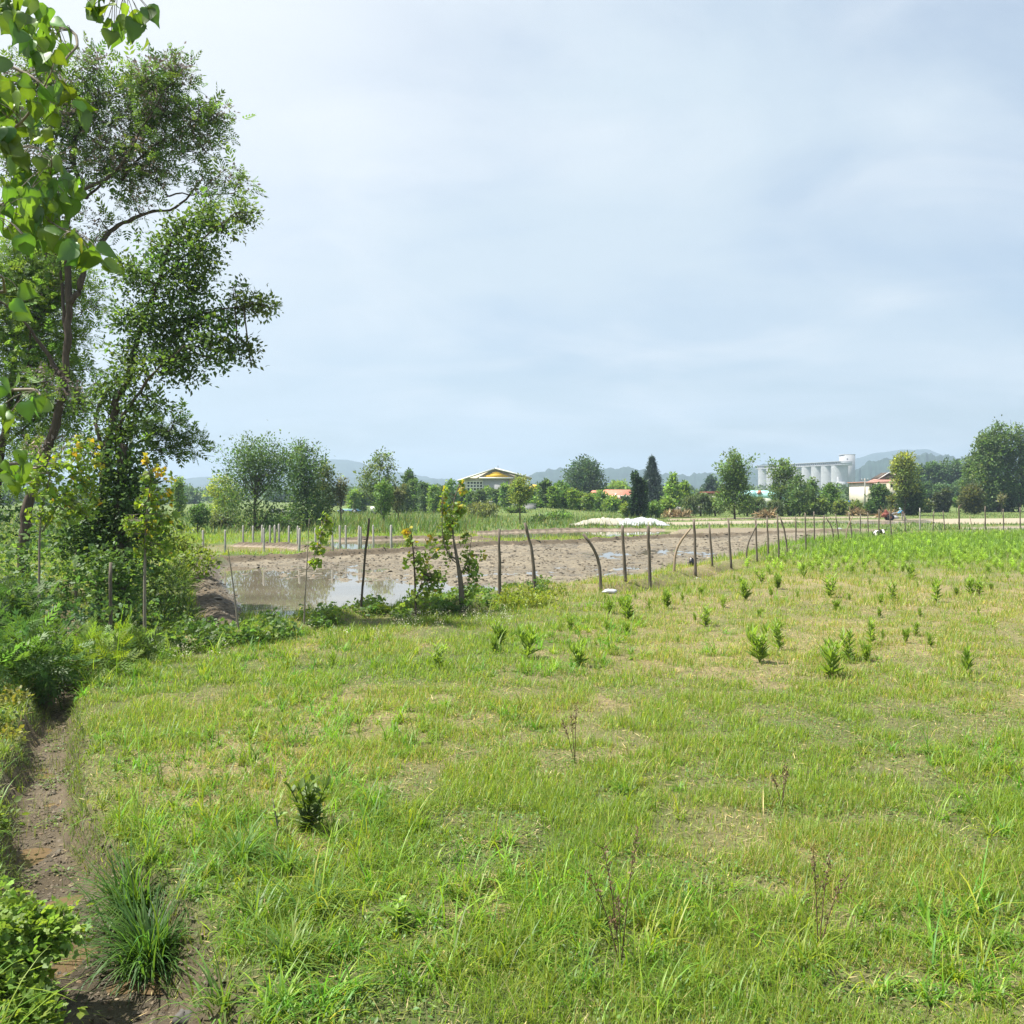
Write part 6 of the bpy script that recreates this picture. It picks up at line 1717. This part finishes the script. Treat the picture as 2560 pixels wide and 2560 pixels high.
mm_ = nd(nt, 'ShaderNodeMath', operation='MULTIPLY'); L(lt.outputs[0], mm_.inputs[0]); L(l2.outputs[0], mm_.inputs[1])
no = nd(nt, 'ShaderNodeTexNoise', i_Scale=2.2); L(tc.outputs['Object'], no.inputs['Vector']); g2 = nd(nt, 'ShaderNodeMath', operation='GREATER_THAN'); g2.inputs[1].default_value = .60; L(no.outputs[0], g2.inputs[0])
mxm = nd(nt, 'ShaderNodeMath', operation='MAXIMUM'); L(mm_.outputs[0], mxm.inputs[0]); L(g2.outputs[0], mxm.inputs[1])
mc_ = nd(nt, 'ShaderNodeMix', data_type='RGBA'); mc_.inputs[6].default_value = (.012, .011, .010, 1); mc_.inputs[7].default_value = (.68, .65, .60, 1); L(mxm.outputs[0], mc_.inputs[0]); L(mc_.outputs[2], bs.inputs['Base Color']); L(bs.outputs[0], out.inputs[0])
M['hide'] = m
nodes = [(0, .55, .24, .19, .21), (0, .95, .25, .20, .22), (0, 1.32, .22, .15, .17), (0, .22, .34, .11, .13), (0, .06, .46, .085, .09), (0, -.05, .455, .085, .085), (0, -.17, .37, .062, .06), (0, -.26, .31, .048, .045), (.13, .42, .12, .06), (.17, .10, .07, .042), (.13, .30, .05, .035), (-.13, .42, .12, .06), (-.17, .10, .07, .042), (-.13, .30, .05, .035), (.18, 1.2, .14, .09), (.25, .95, .08, .05), (.24, 1.2, .04, .035)]
skin_obj('body', nodes, [(0, 1), (1, 2), (0, 3), (3, 4), (4, 5), (5, 6), (6, 7), (0, 8), (8, 9), (9, 10), (0, 11), (11, 12), (12, 13), (2, 14), (14, 15), (15, 16)], m, cf)
for s in (-1, 1):
    a = Acc(); V = np.array([(s * .07, -.01, .50), (s * .15, -.03, .54), (s * .25, -.03, .50), (s * .16, -.03, .455), (s * .16, .0, .497)]); a.add(V, [(0, 1, 4), (1, 2, 4), (2, 3, 4), (3, 0, 4), (0, 3, 2), (0, 2, 1)], (.02, .02, .02)); a.build('ear', M['blackbag'], cf, local=True)
    a = Acc(); a.add(*tube([(s * .062, -.10, .43), (s * .068, -.112, .432)], .012, 8)); a.build('eye', M['blackbag'], cf, local=True)
a = Acc(); a.add(*tube([(0, -.30, .30), (0, -.315, .295)], .036, 10)); a.build('muzzle', M['blackbag'], cf, local=True)
a = Acc(); a.add(*tube(spline([(0, 1.45, .30), (.08, 1.58, .18), (.12, 1.6, .05)], 6), np.linspace(.018, .01, 6), 5)); a.build('tail', M['blackbag'], cf, local=True)

Yq = 99.0
q = at(2258, 1298, Yq); q[2] = hgt(q[0], q[1])
pe = empty('person', q, 'person in a blue top and pale blue headscarf bending over the handles of a tiller', 'person')
# facing -X (towards the tiller), bent forward
nd_ = [(0, 0, .78, .115, .13), (-.13, 0, .98, .12, .13), (-.27, 0, 1.16, .12, .15), (-.33, 0, 1.24, .05), (-.39, 0, 1.34, .085, .08), (-.43, 0, 1.42, .075, .07),
       (-.26, .17, 1.15, .055), (-.42, .20, .94, .042), (-.66, .18, .86, .033), (-.74, .17, .85, .03), (-.26, -.17, 1.15, .055), (-.42, -.20, .94, .042), (-.66, -.18, .86, .033), (-.74, -.17, .85, .03),
       (.0, .10, .72, .085), (-.10, .11, .42, .06), (.02, .11, .08, .042), (-.10, .11, .03, .035), (.02, -.10, .72, .085), (.14, -.11, .42, .06), (.30, -.11, .08, .042), (.18, -.11, .03, .035)]
ed = [(0, 1), (1, 2), (2, 3), (3, 4), (4, 5), (2, 6), (6, 7), (7, 8), (8, 9), (2, 10), (10, 11), (11, 12), (12, 13), (0, 14), (14, 15), (15, 16), (16, 17), (0, 18), (18, 19), (19, 20), (20, 21)]
skin_obj('body', nd_, ed, M['skin'], pe)
sub_ = lambda ids, inc: [tuple(list(nd_[i][:3]) + [r_ + inc for r_ in nd_[i][3:]]) for i in ids]
skin_obj('shirt', sub_([0, 1, 2, 6, 7, 8, 10, 11, 12], .02), [(0, 1), (1, 2), (2, 3), (3, 4), (4, 5), (2, 6), (6, 7), (7, 8)], M['shirt'], pe)
skin_obj('trousers', sub_([0, 14, 15, 16, 18, 19, 20], .022), [(0, 1), (1, 2), (2, 3), (0, 4), (4, 5), (5, 6)], M['trous'], pe)
skin_obj('headscarf', [(-.27, 0, 1.22, .10, .12), (-.37, 0, 1.36, .105, .10), (-.40, 0, 1.45, .085, .085)], [(0, 1), (1, 2)], M['scarf'], pe)
a = Acc()
for s in (-1, 1): a.add(*tube([(-.475, s * .028, 1.405), (-.485, s * .028, 1.403)], .010, 6))
a.add(*tube([(-.47, 0, 1.385), (-.50, 0, 1.365)], .014, 6)); a.build('face_features', M['blackbag'], pe, local=True)

t0 = q + np.array([-1.55, 0, 0]); t0[2] = hgt(t0[0], t0[1])
ti = empty('power_tiller', t0, 'rusty red two wheeled power tiller with long handlebars in front of the person in blue', 'tiller')
LP = lambda name, mat, fn, sub=None: (lambda a: (fn(a), a.build(name, M[mat], sub or ti, local=True))[1])(Acc())
LP('engine', 'rust', lambda a: [a.box(-.55, .02, -.22, .22, .42, .86), a.box(-.72, -.55, -.16, .16, .46, .72), a.box(-.42, -.12, -.18, .18, .86, .98)])
LP('fuel_tank', 'rust', lambda a: a.add(*tube([(-.30, -.18, 1.05), (-.30, .18, 1.05)], .10, 12)))
LP('gearbox', 'dark', lambda a: [a.box(.02, .42, -.13, .13, .36, .70)])
LP('exhaust', 'dark', lambda a: a.add(*tube(spline([(-.5, .2, .8), (-.52, .26, 1.0), (-.52, .26, 1.22)], 6), .03, 7)))
for s in (-1, 1):
    a = Acc(); a.add(*tube([(.05, s * .38 - .07, .34), (.05, s * .38 + .07, .34)], .34, 18))
    for k in range(12):
        an_ = k * math.pi / 6; cx_, cz_ = .05 + .36 * math.cos(an_), .34 + .36 * math.sin(an_); a.box(cx_ - .03, cx_ + .03, s * .38 - .09, s * .38 + .09, cz_ - .03, cz_ + .03)
    wl_ = a.build('wheel', M['dark'], ti, local=True)
    LP('hub', 'rust', lambda a: a.add(*tube([(.05, s * .38 - .085, .34), (.05, s * .38 + .085, .34)], .11, 10)), wl_)
LP('handlebar', 'greywall', lambda a: [a.add(*tube(spline([(.35, s * .10, .60), (.5, s * .18, .82), (.86, s * .18, .86)], 8), .022, 7)) for s in (-1, 1)])
LP('rotary_cover', 'greywall', lambda a: a.prism([(.40, -.34, .18), (.95, -.34, .20), (.88, -.34, .46), (.62, -.34, .56), (.42, -.34, .48)], (0, .68, 0)))
